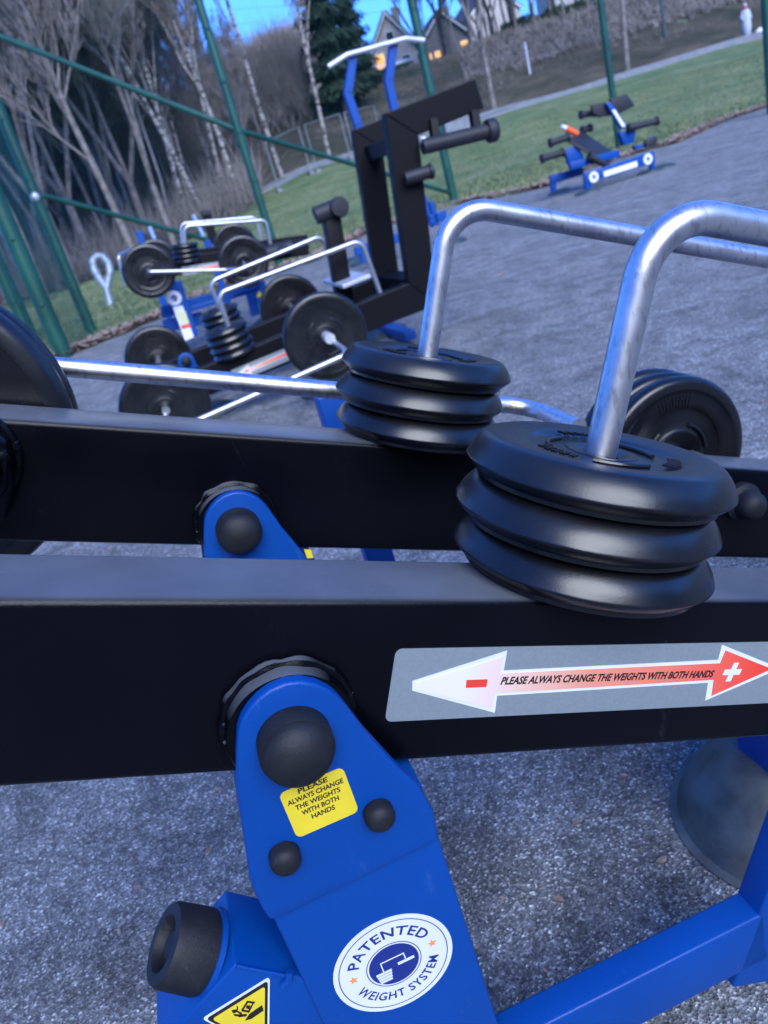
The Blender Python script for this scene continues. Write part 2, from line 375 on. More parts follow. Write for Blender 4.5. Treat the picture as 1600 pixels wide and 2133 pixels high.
# path beyond the lawn
def ribbon(name, y0, y1, mt, dz, thick=0.0, x0=-30, x1=60):
    bm = NB(); rows = []
    n = 120
    for i in range(n + 1):
        x = x0 + (x1 - x0) * i / n
        sh = 0.0 if x > -4 else (x + 4) * .25
        if thick > 0:
            q = [(x, y0 + sh, TZ(x, y0 + sh) - .1), (x, y0 + sh, TZ(x, y0 + sh) + dz + thick), (x, y1 + sh, TZ(x, y1 + sh) + dz + thick), (x, y1 + sh, TZ(x, y1 + sh) - .1)]
        else:
            q = [(x, y0 + sh + (y1 - y0) * k / 3, TZ(x, y0 + sh + (y1 - y0) * k / 3) + dz) for k in range(4)]
        rows.append([bm.verts.new(p) for p in q])
    for i in range(n):
        for k in range(3): bm.faces.new((rows[i][k], rows[i + 1][k], rows[i + 1][k + 1], rows[i][k + 1]))
    bmesh.ops.recalc_face_normals(bm, faces=bm.faces)
    return tag(obj(name, bm, mt), kind='structure')
ribbon('path', 41.0, 45.5, M_PATH, .05)
ribbon('kerb', 40.7, 41.0, M_CONC, .0, .13)
ribbon('kerb', 45.5, 45.8, M_CONC, .0, .20)

# grass blades and leaf litter
def blades(name, n, xr, yr, hh, mt, test):
    V = []; Fc = []
    while len(Fc) < n:
        x = random.uniform(*xr); y = random.uniform(*yr)
        if not test(x, y): continue
        z = TZ(x, y) - .02; a = random.uniform(0, 6.28); w_ = random.uniform(.006, .014) * (1 + y / 25); h_ = random.uniform(*hh)
        dx, dy = math.cos(a) * w_, math.sin(a) * w_; lx, ly = random.gauss(0, .025), random.gauss(0, .025)
        i = len(V); V += [(x - dx, y - dy, z), (x + dx, y + dy, z), (x + lx, y + ly, z + h_)]; Fc.append((i, i + 1, i + 2))
    return raw(name, V, Fc, mt)
M_BLADE = mat('grass blades', (.11, .16, .065), .8, col2=(.21, .22, .11), vscale=1.3)
tag(blades('lawn_grass', 60000, (-9, 20), (9, 34), (.03, .09), M_BLADE, lambda x, y: not inside(x, y - .1)), 'short worn green grass beyond the asphalt court', 'grass', kind='stuff')
V = []; Fc = []
def leaf(x, y, z, s):
    a = random.uniform(0, 6.28); t1, t2 = random.uniform(-.5, .5), random.uniform(-.5, .5)
    ca, sa = math.cos(a), math.sin(a); i = len(V)
    for (u_, v_, k) in ((-1, 0, 0), (-.2, .55, .25), (.6, .4, .1), (1.1, 0, .3), (.5, -.45, .2), (-.3, -.5, .1)):
        V.append((x + (u_ * ca - v_ * sa) * s, y + (u_ * sa + v_ * ca) * s, z + abs(u_ * t1 + v_ * t2) * s + k * s * .5))
    Fc.append(tuple(range(i, i + 6)))
for i in range(len(EDGE) - 1):
    a, b = EDGE[i], EDGE[i + 1]
    for k in range(int((b - a).length * 330)):
        p = a.lerp(b, random.random()); off = abs(random.gauss(0, .34)) - .16
        if noise.noise(p * .9) < -.25 and random.random() < .7: continue
        leaf(p.x + random.gauss(0, .05), p.y + off, random.uniform(0, .06), random.uniform(.03, .075))
for k in range(70):
    p = gp(random.uniform(0, 1600), random.uniform(450, 2100)); leaf(p.x, p.y, .003, random.uniform(.003, .007) * (1 + p.y * .35))
for (x, y) in ((1045, 575), (1378, 1797), (8, 1925), (60, 900), (1480, 330)):
    p = gp(x, y); leaf(p.x, p.y, .003, .009 if y > 900 else .035)
tag(raw('leaf_litter', V, Fc, M_LEAF), 'fallen brown leaves along the edge of the asphalt', 'leaves', kind='stuff')

# ------------------------------------------------------------------ trees
def tree_skel(seed, h, r, spread, levels=4, lean=0.0, fork=0, narrow=0.5):
    rnd = random.Random(seed); trunk = []; crown = []
    def grow(p, d, L, r_, lv):
        seg = 5 if lv < 2 else (3 if lv == 2 else 2); pts = [p]; q = p
        for i in range(seg):
            d = (d + Vector((rnd.gauss(0, .07), rnd.gauss(0, .07), .06 if lv else .02)) * (1 + lv * .7)).normalized(); q = q + d * (L / seg); pts.append(q)
        rads = [max(.011, r_ * (1 - .75 * k / seg)) for k in range(seg + 1)]
        (trunk if lv < 2 and r_ > .03 else crown).append((pts, rads, lv))
        if lv >= levels: return
        nb = (15, 10, 8, 6)[lv] if lv < 4 else 0
        for i in range(nb):
            t = rnd.uniform(.28 if lv == 0 else .15, 1.0); k = min(int(t * seg), seg - 1)
            bp = pts[k].lerp(pts[k + 1], t * seg - k); dd = (pts[k + 1] - pts[k]).normalized()
            ax = dd.orthogonal().normalized(); ax.rotate(Matrix.Rotation(rnd.uniform(0, 6.28), 3, dd))
            nd = (dd * (1 - spread * .6) + ax * spread * rnd.uniform(.7, 1.2) + U * narrow * .35).normalized()
            grow(bp, nd, L * rnd.uniform(.30, .46) * (1.15 - .45 * t if lv == 0 else 1), rads[k] * rnd.uniform(.35, .55), lv + 1)
    if fork:
        b0 = [Vector((0, 0, 0)), Vector((.05, 0, h * .1)), Vector((.0, 0, h * .2))]
        trunk.append((b0, [r, r * .9, r * .85], 0))
        for k in range(fork):
            a = 6.28 * k / fork + rnd.uniform(-.4, .4)
            grow(b0[-1], Vector((math.cos(a) * .38, math.sin(a) * .38, 1)).normalized(), h * .8, r * .62, 0)
    else: grow(Vector((0, 0, 0)), Vector((lean, 0, 1)).normalized(), h, r, 0)
    return trunk, crown
def skel_mesh(name, parts, segs=(9, 6, 4, 3, 3)):
    V = []; Fc = []
    for pts, rads, lv in parts:
        sg = segs[min(lv, 4)]; base = len(V); nrm = (pts[1] - pts[0]).orthogonal().normalized()
        for i, p in enumerate(pts):
            tt = (pts[min(i + 1, len(pts) - 1)] - pts[max(i - 1, 0)]).normalized(); nrm = (nrm - tt * nrm.dot(tt)).normalized(); bn = tt.cross(nrm)
            for k in range(sg):
                c = math.cos(6.2832 * k / sg) * rads[i]; s = math.sin(6.2832 * k / sg) * rads[i]
                V.append((p.x + nrm.x * c + bn.x * s, p.y + nrm.y * c + bn.y * s, p.z + nrm.z * c + bn.z * s))
        for i in range(len(pts) - 1):
            for k in range(sg):
                k2 = (k + 1) % sg; Fc.append((base + i * sg + k, base + i * sg + k2, base + (i + 1) * sg + k2, base + (i + 1) * sg + k))
    me = bpy.data.meshes.new(name); me.from_pydata(V, [], Fc); me.update()
    for p in me.polygons: p.use_smooth = True
    return me
def tree_kind(seed, h, r, spread, tm, cm, **k):
    t, c = tree_skel(seed, h, r, spread, **k); a = skel_mesh('trunk', t); a.materials.append(tm); b = skel_mesh('crown', c); b.materials.append(cm); return a, b
BIRCHES = [tree_kind(s, 17, .125, .42, M_BIRCH, M_TWIG, narrow=.9) for s in (1, 2, 3)]
BARES = [tree_kind(10, 15, .16, .55, M_BARK, M_TWIG, narrow=.7), tree_kind(11, 14, .16, .6, M_BARK, M_TWIG2, fork=2, narrow=.9), tree_kind(12, 16, .2, .55, M_BARK, M_TWIG, fork=3, narrow=.8), tree_kind(13, 13, .12, .6, M_BARK, M_TWIG2, narrow=.7)]
THIN = [tree_kind(s_, 16, .085, .4, mat('pale thin stem bark', (.27, .25, .24), .9, var=.25, vscale=3), M_TWIG, narrow=1.1) for s_ in (21, 22)]
def put_tree(kind, name, p, rot, sc, label, cat='tree', group=None):
    e = thing(name, label, cat, p, group); e.rotation_euler = (0, 0, rot); e.scale = (sc, sc, sc)
    for nm, me in zip(('trunk', 'crown'), kind):
        o = bpy.data.objects.new(nm, me); COL.objects.link(o); o.parent = e; ORG[o] = ORG[e]
    return e
def ground_at(px, Z):      # ground point seen in the photograph's column px at distance Z along the view axis
    lo = None
    for y in range(-400, 900, 2):
        q = at(px, y, Z)
        if lo is None or abs(q.z - TZ(q.x, q.y)) < lo[0]: lo = (abs(q.z - TZ(q.x, q.y)), q)
    q = lo[1]; return Vector((q.x, q.y, TZ(q.x, q.y) - .05))
front = [
 (0, 590, 40, 1.05, 'white-barked birch with a thick trunk just right of the tall fence post'),
 (1, 688, 43, 1.0, 'slender white birch standing before the dark spruce'),
 (2, 505, 34, .95, 'thin pale birch whose foot meets the raised white handles'),
 (0, 478, 36, .9, 'thin pale birch second to the left of the tall fence post'),
 (1, 440, 33, .95, 'slim birch rising above the dark post of the rearmost machine'),
 (2, 400, 35, 1.0, 'slim birch rising over the stack of small plates'),
]
for i, px, Z, sc, lb in front: put_tree(BIRCHES[i], 'birch_tree', ground_at(px, Z), random.uniform(0, 6), sc, lb, group='birches behind the fence')
fb = [
 (0, 292, 26, .8, 'leafless tree with a thick tan trunk left of the plate stack'),
 (1, 365, 30, .85, 'forked leafless tree right behind the far weight wheels'),
 (2, 160, 28, .85, 'leafless tree with a leaning brown trunk above the steel loop'),
 (3, 100, 24, .9, 'bushy leafless tree just right of the leftmost netting'),
 (1, 1030, 42, 1.0, 'large bare many-stemmed tree beyond the black raised arm'),
 (0, 1308, 43, 1.0, 'pale-trunked forked tree between the path kerbs'),
]
for i, px, Z, sc, lb in fb: put_tree(BARES[i], 'bare_tree', ground_at(px, Z), random.uniform(0, 6), sc, lb, group='leafless trees round the court')
for k, (px, Z, kd, lb) in enumerate(((35, 25, 2, 'many-stemmed leafless tree showing through the leftmost netting'), (60, 33, 0, 'leafless tree rising over the silver clamp of the corner post'), (130, 32, 1, 'forked leafless tree just above the long lower green brace'),
        (205, 33, 2, 'leafless tree with fanned stems above the steel loop'), (245, 36, 3, 'slim leafless tree between the loop and the far machine'), (325, 35, 2, 'leafless tree fanning out over the far machine wheels'), (410, 38, 3, 'slim leafless tree over the white handles'), (20, 36, 1, 'leafless tree at the left edge of the view'))):
    put_tree(BARES[kd], 'bare_tree', ground_at(px, Z), k * 1.7, .95, lb, group='leafless trees round the court')
for k in range(90):
    px = random.uniform(-260, 560) if k % 3 else random.uniform(0, 420); Z = random.uniform(36, 66)
    if px > 560 and Z < 50: Z = 58
    kd = random.choice(BARES + BIRCHES + THIN * 2); put_tree(kd, 'bare_tree', ground_at(px, Z), random.uniform(0, 6), random.uniform(.85, 1.1) * (1.1 if px < 320 else max(.38, 1.1 - (px - 320) * .004)), 'leafless tree deep in the brown wood on the left', group='bare trees deep in the wood on the left')
for px, Z, lb in ((935, 63, 'bare tree between the row of orange lights and the black arm'), (985, 60, 'bare tree just above the black raised arm tip'), (1075, 64, 'bare tree left of the amber hilltop window')):
    put_tree(BARES[2], 'bare_tree', ground_at(px, Z), px, .9, lb, group='leafless trees round the court')
for k in range(13):
    put_tree(random.choice(BARES), 'bare_tree', ground_at(880 + k * 34 + random.uniform(-9, 9), random.uniform(55, 62)), random.uniform(0, 6), random.uniform(.5, .75), 'smaller bare tree on the slope in front of the houses', group='bare trees on the slope in front of the houses')
for k in range(40):
    px = random.uniform(870, 1650); Z = random.uniform(62, 88)
    put_tree(random.choice(BARES), 'bare_tree', ground_at(px, Z), random.uniform(0, 6), random.uniform(.7, 1.0), 'leafless tree on top of the hill behind the path', group='bare trees on top of the hill')
for k in range(9):
    px = random.uniform(1330, 1650); Z = random.uniform(50, 60)
    put_tree(random.choice(BARES), 'bare_tree', ground_at(px, Z), random.uniform(0, 6), random.uniform(.4, .6), 'low bare tree on the dark slope at the right edge', group='low trees on the slope at the right edge')
# spruces
def spruce_mesh(seed, h, rb):
    rnd = random.Random(seed); V = []; Fc = []
    for i in range(5200):
        t = rnd.random() ** 1.3; z = h * (.06 + .94 * t); rr = rb * (1 - t) ** .8 * (.75 + .3 * math.sin(t * 60)) + .1
        a = rnd.uniform(0, 6.28); q = rr * rnd.uniform(.35, 1.05); x, y = q * math.cos(a), q * math.sin(a)
        L = rnd.uniform(.3, .7); wv = rnd.uniform(.08, .2); b = len(V); ca, sa = math.cos(a), math.sin(a)
        V += [(x - sa * wv, y + ca * wv, z), (x + sa * wv, y - ca * wv, z), (x + ca * L * .6, y + sa * L * .6, z - L * .5), (x + rnd.gauss(0, .1), y + rnd.gauss(0, .1), z + .22)]
        Fc += [(b, b + 1, b + 2), (b, b + 1, b + 3)]
    me = bpy.data.meshes.new('crown'); me.from_pydata(V, [], Fc); me.update(); me.materials.append(M_NEEDLE); return me
SPT = skel_mesh('trunk', [([Vector((0, 0, 0)), Vector((0, 0, 14))], [.22, .03], 0)]); SPT.materials.append(M_BARK)
SPR = [(SPT, spruce_mesh(1, 15, 2.3)), (SPT, spruce_mesh(2, 15, 2.8))]
put_tree(SPR[0], 'spruce_tree', ground_at(722, 50), 1, .98, 'tall dark green spruce against the blue sky', group='spruces behind the fence')
put_tree(SPR[1], 'spruce_tree', ground_at(760, 54), 2, .62, 'lower dark spruce beside the tall one, left of the house', group='spruces behind the fence')
# undergrowth of the wood: one mass of brush
V = []; Fc = []
def brush(n, pxr, Zr, hh):
    for k in range(n):
        p = ground_at_fast(random.uniform(*pxr), random.uniform(*Zr)); h_ = random.uniform(*hh); a = random.uniform(0, 6.28); wv = random.uniform(.008, .03)
        lx, ly = random.gauss(0, .42) * h_, random.gauss(0, .3) * h_; i = len(V)
        z0 = random.uniform(0, .6) * hh[1]
        V.extend([(p[0] - wv, p[1], p[2] + z0 * .5), (p[0] + wv, p[1], p[2] + z0 * .5), (p[0] + lx, p[1] + ly, p[2] + z0 * .5 + h_)]); Fc.append((i, i + 1, i + 2))
def ground_at_fast(px, Z):
    q = at(px, 430 - .29 * (px - 615), Z); return (q.x, q.y, TZ(q.x, q.y))
def tufts(n, pxr, Zr, sz):
    for k in range(n):
        p = ground_at_fast(random.uniform(*pxr), random.uniform(*Zr)); s_ = sz * random.uniform(.3, 1); a = random.uniform(0, 6.28); c_, d_ = math.cos(a) * s_ * .5, random.uniform(.2, 1) * s_; i = len(V); wv = s_ * .12
        z0 = p[2] + random.random() * sz * .5
        V.extend([(p[0] - wv, p[1], z0), (p[0] + wv, p[1], z0 + wv), (p[0] + c_, p[1] + random.gauss(0, .2), z0 + d_)]); Fc.append((i, i + 1, i + 2))
brush(34000, (-350, 700), (52, 72), (1.0, 5.5)); brush(22000, (-350, 330), (44, 70), (3.0, 11.0)); brush(9000, (330, 470), (50, 70), (2.0, 8.0))
brush(9000, (-350, 560), (30, 45), (.4, 2.2))
tufts(16000, (690, 1750), (47, 66), .30); tufts(5000, (1280, 1750), (50, 64), .9); tufts(5000, (1080, 1750), (60, 68), .9); tufts(7000, (1000, 1330), (50, 62), .7)
tag(raw('undergrowth', V, Fc, mat('brush stems', (.135, .118, .108), .9, var=.35, vscale=.6)), 'tangled brown brush and saplings under the bare trees', 'undergrowth', kind='stuff')
# unseen dark belt behind the camera, added only for the black paint to mirror
V = []; Fc = []
for k in range(9000):
    x = random.uniform(-34, 34); y = -11 - random.random() * 2.5 + abs(x) * .12; z = random.random() * 6.5; s = random.uniform(.25, .7); i = len(V); a = random.uniform(0, 6.28)
    V += [(x, y, z), (x + s * math.cos(a), y, z + s * math.sin(a)), (x - s * math.sin(a), y - s * .3, z + s * math.cos(a))]; Fc.append((i, i + 1, i + 2))
tag(raw('added_dark_belt', V, Fc, M_NEEDLE), 'unseen dark belt added behind the camera to darken reflections', 'reflection blocker', kind='stuff')
# dense hedge of twigs standing behind the wood
V = []; Fc = []
for k in range(76000):
    px = random.uniform(-500, 770); Z = random.uniform(74, 84); p = ground_at_fast(px, Z)
    top = 20 if px < 320 else (20 - (px - 320) * .1 if px < 390 else max(5.5, 13 - (px - 390) * .05))
    z = p[2] + random.random() ** .8 * top * (1 + .12 * noise.noise(Vector((px * .02, 0, 0)))); s = random.uniform(.25, 1.3); i = len(V)
    dx = random.gauss(0, 1.1) * s; wv = random.uniform(.03, .09)
    V += [(p[0] - wv, p[1], z), (p[0] + wv, p[1], z + .02), (p[0] + dx, p[1] + random.gauss(0, .3), z + s * 1.5)]; Fc.append((i, i + 1, i + 2))
tag(raw('distant_wood', V, Fc, mat('far twig mass', (.30, .262, .258), .9, var=.3, vscale=.25)), 'brown leafless wood closing the view at the far left', 'wood', kind='stuff')

# ------------------------------------------------------------------ distant things: houses, lamps, fence panels, person
def house(name, label, o, ax, w_, d_, hw, hr, wallm, lit, roof_over=.4):
    """o = near left ground corner, ax = direction of the front; gable faces the viewer"""
    ax = Vector(ax).normalized(); by = U.cross(ax).normalized()
    e = thing(name, label, 'house', o)
    bm = NB(); prism(bm, [o, o + ax * w_, o + ax * w_ + U * hw, o + ax * w_ / 2 + U * (hw + hr), o + U * hw], by * d_)
    obj('wall', bm, wallm, e)
    bm = NB(); k = .22
    for s in (0, 1):
        ea = o + ax * (w_ * s) + U * hw; rg = o + ax * w_ / 2 + U * (hw + hr); dd = (ea - rg).normalized(); ea = ea + dd * roof_over
        nn = Vector(by.cross(dd)).normalized(); nn = nn if nn.z > 0 else -nn
        prism(bm, [ea + nn * .01, rg + nn * .01, rg + nn * k, ea + nn * k], by * (d_ + 2 * roof_over)) if False else boxf(bm, rg - by * roof_over + nn * .01, ea - rg, by * (d_ + 2 * roof_over), nn * k)
    rf = obj('roof', bm, M_ROOF, e)
    bm = NB()
    for s in (0, 1):
        ea = o + ax * (w_ * s) + U * hw; rg = o + ax * w_ / 2 + U * (hw + hr); dd = (ea - rg).normalized(); ea = ea + dd * roof_over
        boxf(bm, rg - by * (roof_over + .06) - U * .25, ea - rg, by * .05, U * .28)
    obj('bargeboard', bm, M_TRIM, e)
    bm = NB(); c = o + ax * w_ * .7 + by * d_ * .5 + U * (hw + hr * .3); boxf(bm, c, ax * .8, by * .8, U * (hr * .95)); obj('chimney', bm, M_WALL2, rf)
    for (u_, z, ww, hh, on) in lit:
        p = o + ax * u_ + U * z - by * .03
        bm = NB(); boxf(bm, p - ax * .1 - U * .1 - by * .02, ax * (ww + .2), by * .04, U * (hh + .2)); fo = obj('window', bm, M_TRIM, e)
        bm = NB(); boxf(bm, p - by * .06, ax * ww, by * .035, U * hh); obj('pane', bm, M_LIT if on else M_GLASS, fo)
    return e
def hill_at(px, py, Z):
    return at(px, py, Z)
def to_ground(p): return Vector((p.x, p.y, TZ(p.x, p.y) - .3))
q1 = to_ground(at(728, 205, 92)); q2 = to_ground(at(790, 190, 90)); q3 = to_ground(at(880, 150, 96)) - U * 1.2; q4 = to_ground(at(1165, 60, 104)); q5 = to_ground(at(985, 110, 118))
house('house', 'gabled house with two tall amber windows between the blue posts', q1, (1, .1, 0), 3.4, 8, 3.0, 2.9, M_WALL1, [(.5, .9, .6, 1.7, 1), (1.9, .9, .6, 1.7, 1), (1.3, 3.5, .6, .8, 0)])
house('house', 'pale pink house with a bright bay window behind the right blue post', q2, (1, -.1, 0), 5.2, 8, 3.2, 3.6, M_WALL1, [(.4, .8, 1.0, 1.0, 1), (.4, 2.0, 1.0, .9, 1), (3.4, 1.0, .9, 1.1, 0), (2.2, 3.9, .8, .9, 0)])
house('house', 'dark roofed house under a row of orange lights', q3, (1, .0, 0), 7.0, 8, 3.6, 3.4, M_WALL2, [(.6, 2.2, .9, .6, 1), (2.0, 2.2, .8, .6, 1), (3.2, 2.3, .8, .6, 1), (5.4, 2.4, .8, .7, 1), (3.4, .4, 1.0, 1.2, 0)])
house('house', 'hilltop house with one large amber window at the top of the view', q4, (1, 0, 0), 7.0, 8, 7.0, 3.6, M_WALL1, [(2.0, 4.4, 1.9, 2.6, 1), (.4, 2.0, .9, 1.2, 0), (5.2, 2.0, .9, 1.2, 0)])
house('house', 'grey house half hidden in trees on the hill crest', q5, (1, .2, 0), 9.0, 8, 5.0, 3.6, M_WALL1, [(1.2, 2.0, 1.0, 1.2, 0), (6.2, 2.0, .6, .5, 1)])
# string of festive lights on a bush by the house
bm = NB()
for k in range(26):
    c = at(838 + random.gauss(0, 5), 143 + random.uniform(-14, 13), 86); bmesh.ops.create_icosphere(bm, subdivisions=1, radius=random.uniform(.05, .10), matrix=Matrix.Translation(c))
c0 = to_ground(at(838, 150, 86))
e = thing('light_bush', 'garden bush hung with small orange lights beside the pink house', 'lit bush', c0)
obj('light_bulbs', bm, M_LIT, e)
V = []; Fc = []
for k in range(700):
    c = at(838 + random.gauss(0, 7), 145 + random.gauss(0, 9), 86 + random.gauss(0, .3)); s = random.uniform(.1, .35); i = len(V)
    V += [(c.x - .02, c.y, c.z), (c.x + .02, c.y, c.z), (c.x + random.gauss(0, s), c.y, c.z + random.gauss(0, s))]; Fc.append((i, i + 1, i + 2))
raw('crown', V, Fc, M_TWIG, e)
# parked trailer/roof shape and hedges below the houses
def hedge(px0, px1, Z, h_, lb):
    p = ground_at(px0, Z); q = ground_at(px1, Z); V = []; Fc = []
    for k in range(int((q - p).length * 900)):
        t = random.random(); c = p.lerp(q, t); a = random.uniform(0, 6.28); s = random.uniform(.05, .16); z = random.random() * h_ * (.85 + .2 * noise.noise(c * 1.5)); i = len(V)
        c = c + Vector((0, random.uniform(-.5, .5), z))
        V += [(c.x, c.y, c.z), (c.x + s * math.cos(a), c.y, c.z + s * math.sin(a)), (c.x - s * math.sin(a), c.y - s * .3, c.z + s * math.cos(a))]; Fc.append((i, i + 1, i + 2))
    o = raw('hedge', V, Fc, M_NEEDLE, loc=p); tag(o, lb, 'hedge'); return o
hedge(735, 850, 60, .6, 'dark clipped hedge on the slope below the lit houses')
hedge(1050, 1240, 59, 1.5, 'dark green scrub across the middle of the hillside')
def simple_post(name, lb, cat, base, h_, r_, mt, head=True):
    e = thing(name, lb, cat, base); bm = NB(); tube(bm, [base, base + U * h_], r_, 12, rads=[r_, r_ * .7]); obj('pole', bm, mt, e, True)
    if head:
        bm = NB(); tube(bm, [base + U * h_, base + U * (h_ + .3) + A * .25, base + U * (h_ + .35) + A * .8], r_ * .6, 10); obj('arm', bm, mt, e, True)
        bm = NB(); boxf(bm, base + U * (h_ + .28) + A * .7 - B * .13, A * .6, B * .26, U * .12, .03); obj('lamp_head', bm, M_WHST, e)
    return e
simple_post('street_lamp', 'thin grey street lamp right of the pale forked tree', 'street lamp', ground_at(1386, 46.6), 6.3, .11, M_GALVD)
simple_post('marker_post', 'short pale post on the verge above the path', 'post', ground_at(1105, 47.3), 1.9, .07, M_WHST, head=False)
# temporary fence panels
M_ZINC = mat('old zinc tube', (.22, .24, .27), .5, metal=.3, var=.15)
def fence_panel(lb, p, q, h_):
    e = thing('construction_fence', lb, 'fence panel', (p + q) / 2, 'galvanised temporary fence panels')
    bm = NB(); tube(bm, [p, p + U * h_, q + U * h_, q], .03, 8); tube(bm, [p + U * .25, q + U * .25], .022, 8); obj('frame', bm, M_ZINC, e, True)
    bm = NB(); d = q - p; n_ = int(d.length / .11)
    for i in range(1, n_): tube(bm, [p + d * i / n_ + U * .25, p + d * i / n_ + U * h_], .0035, 3, caps=False)
    for j in range(1, 9): tube(bm, [p + U * (.25 + (h_ - .25) * j / 9), q + U * (.25 + (h_ - .25) * j / 9)], .0035, 3, caps=False)
    obj('mesh_panel', bm, M_GALVD, e)
    bm = NB()
    for s in (p, q): boxf(bm, s - A * .12 - B * .35, A * .24, B * .7, U * .14, .03)
    obj('foot_block', bm, M_CONC, e)
fp = [ground_at(582, 33), ground_at(655, 34.5), ground_at(735, 36), ground_at(800, 38)]
fence_panel('left temporary fence panel beside the thick birch foot', fp[0], fp[1] - A * .15, 2.0)
fence_panel('middle temporary fence panel left of the black uprights', fp[1] + A * .15, fp[2] - A * .1, 2.0)
fence_panel('temporary fence panel mostly behind the black uprights', fp[2] + A * .15, fp[3], 2.0)
# road barrier with orange lit board
c = at(905, 340, 33); g0 = Vector((c.x, c.y, TZ(c.x, c.y)))
e = thing('road_barrier', 'orange and yellow barrier board right of the black uprights', 'barrier', g0)
d1 = (at(926, 331, 33) - at(878, 352, 33))
for nm, t0, t1, mt in (('red_stripe', .38, .60, M_RED), ('yellow_end', -.08, .06, M_YEL), ('yellow_end', .94, 1.08, M_YEL), ('orange_board', .06, .38, M_ORG), ('orange_board', .60, .94, M_ORG)):
    bm = NB(); boxf(bm, at(878, 352, 33) + d1 * t0 - U * .14, d1 * (t1 - t0), B * .05, U * .30); obj(nm, bm, mt, e)
bm = NB()
for t0 in (.1, .9):
    bm = NB(); p = at(878, 352, 33) + d1 * t0 + B * .08; tube(bm, [Vector((p.x, p.y, TZ(p.x, p.y))), p + U * .1], .03, 8); obj('leg', bm, M_GALVD, e)
# pale retaining slab by the fence post
p = ground_at(955, 34); e = thing('concrete_wall', 'pale concrete wall end beyond the fence post right of the uprights', 'wall', p)
bm = NB(); boxf(bm, p - A * .55, A * 1.3, B * .4, U * 1.5, .05); obj('wall', bm, M_CONC, e)
# blue and white panel below the lit bush
p = at(838, 175, 78); g0 = Vector((p.x, p.y, TZ(p.x, p.y))); e = thing('garden_trampoline', 'pale blue cover behind the hedge below the orange lights', 'cover', g0)
bm = NB(); lathe(bm, [(0, 1.25), (1.0, 1.22), (1.75, 1.0), (1.8, .8), (1.7, .78), (0, .8)], g0, U, 20); obj('cover', bm, M_WHST, e, True)
for k in range(5): bm = NB(); tube(bm, [g0 + A * math.cos(k * 1.256) * 1.6 + B * math.sin(k * 1.256) * 1.6 - U * .4, g0 + A * math.cos(k * 1.256) * 1.6 + B * math.sin(k * 1.256) * 1.6 + U * .85], .04, 6); obj('leg', bm, M_GALVD, e)

# person far off on the path
def person():
    g0 = ground_at(1557, 42.3); g0 = Vector((g0.x, g0.y, TZ(g0.x, g0.y) + .05))
    e = thing('person', 'person in a long pale coat and red scarf by the path', 'person', g0)
    J = dict(p=(0, 0, .95), c=(0, 0, 1.25), n=(0, 0, 1.47), h=(0, -.02, 1.60), ht=(0, -.01, 1.70), ls=(-.17, 0, 1.40), le=(-.24, .02, 1.12), lh=(-.20, -.12, .92), rs=(.17, 0, 1.40), re=(.24, .02, 1.12), rh=(.2, -.12, .92),
             lk=(-.09, -.02, .50), lf=(-.09, .02, .06), lt=(-.09, -.13, .04), rk=(.09, .04, .50), rf=(.10, .10, .06), rtt=(.10, -.04, .04), lp=(-.09, 0, .9), rp=(.09, 0, .9))
    rad = dict(p=.14, c=.15, n=.055, h=.095, ht=.07, ls=.065, le=.045, lh=.035, rs=.065, re=.045, rh=.035, lk=.06, lf=.045, lt=.035, rk=.06, rf=.045, rtt=.035, lp=.09, rp=.09)
    E_ = [('p', 'c'), ('c', 'n'), ('n', 'h'), ('h', 'ht'), ('c', 'ls'), ('ls', 'le'), ('le', 'lh'), ('c', 'rs'), ('rs', 're'), ('re', 'rh'), ('p', 'lp'), ('lp', 'lk'), ('lk', 'lf'), ('lf', 'lt'), ('p', 'rp'), ('rp', 'rk'), ('rk', 'rf'), ('rf', 'rtt')]
    ks = list(J); me = bpy.data.meshes.new('body'); me.from_pydata([J[k] for k in ks], [(ks.index(a), ks.index(b)) for a, b in E_], [])
    o = bpy.data.objects.new('tmpbody', me); COL.objects.link(o); md = o.modifiers.new('s', 'SKIN'); o.modifiers.new('u', 'SUBSURF').levels = 2
    for i, k in enumerate(ks): me.skin_vertices[0].data[i].radius = (rad[k], rad[k]); me.skin_vertices[0].data[i].use_root = (k == 'p')
    dg = bpy.context.evaluated_depsgraph_get(); m2 = bpy.data.meshes.new_from_object(o.evaluated_get(dg)); bpy.data.objects.remove(o)
    m2.materials.clear(); m2.materials.append(mat('skin', (.45, .28, .22), .6)); b = bpy.data.objects.new('body', m2); COL.objects.link(b); b.parent = e; ORG[b] = g0
    for p in m2.polygons: p.use_smooth = True
    bm = NB(); lathe(bm, [(.10, 1.46), (.16, 1.42), (.20, 1.36), (.215, 1.1), (.24, .9), (.25, .62), (.20, .30), (.17, .22), (.15, .24)], g0, U, 20)
    obj('long_coat', bm, mat('pale coat', (.42, .46, .54), .8, var=.08, vscale=8), e, True)
    bm = NB()
    for s in (-1, 1): tube(bm, [g0 + Vector((s * .16, 0, 1.39)), g0 + Vector((s * .25, .02, 1.12)), g0 + Vector((s * .215, -.1, .97))], .06, 12, rads=[.075, .066, .055])
    obj('coat_sleeve', bm, mat('pale coat sleeve', (.40, .44, .52), .8), e, True)
    bm = NB(); lathe(bm, [(.07, 1.42), (.12, 1.43), (.13, 1.48), (.085, 1.52), (.07, 1.50)], g0, U, 20); obj('scarf', bm, mat('red wool', (.42, .03, .05), .9), e, True)
    bm = NB(); bmesh.ops.create_uvsphere(bm, u_segments=14, v_segments=10, radius=.112, matrix=Matrix.Translation(g0 + Vector((0, .02, 1.665))) @ Matrix.Diagonal((1, 1, .92, 1)))
    obj('hat', bm, mat('lilac hat', (.42, .36, .46), .9), e, True)
person()
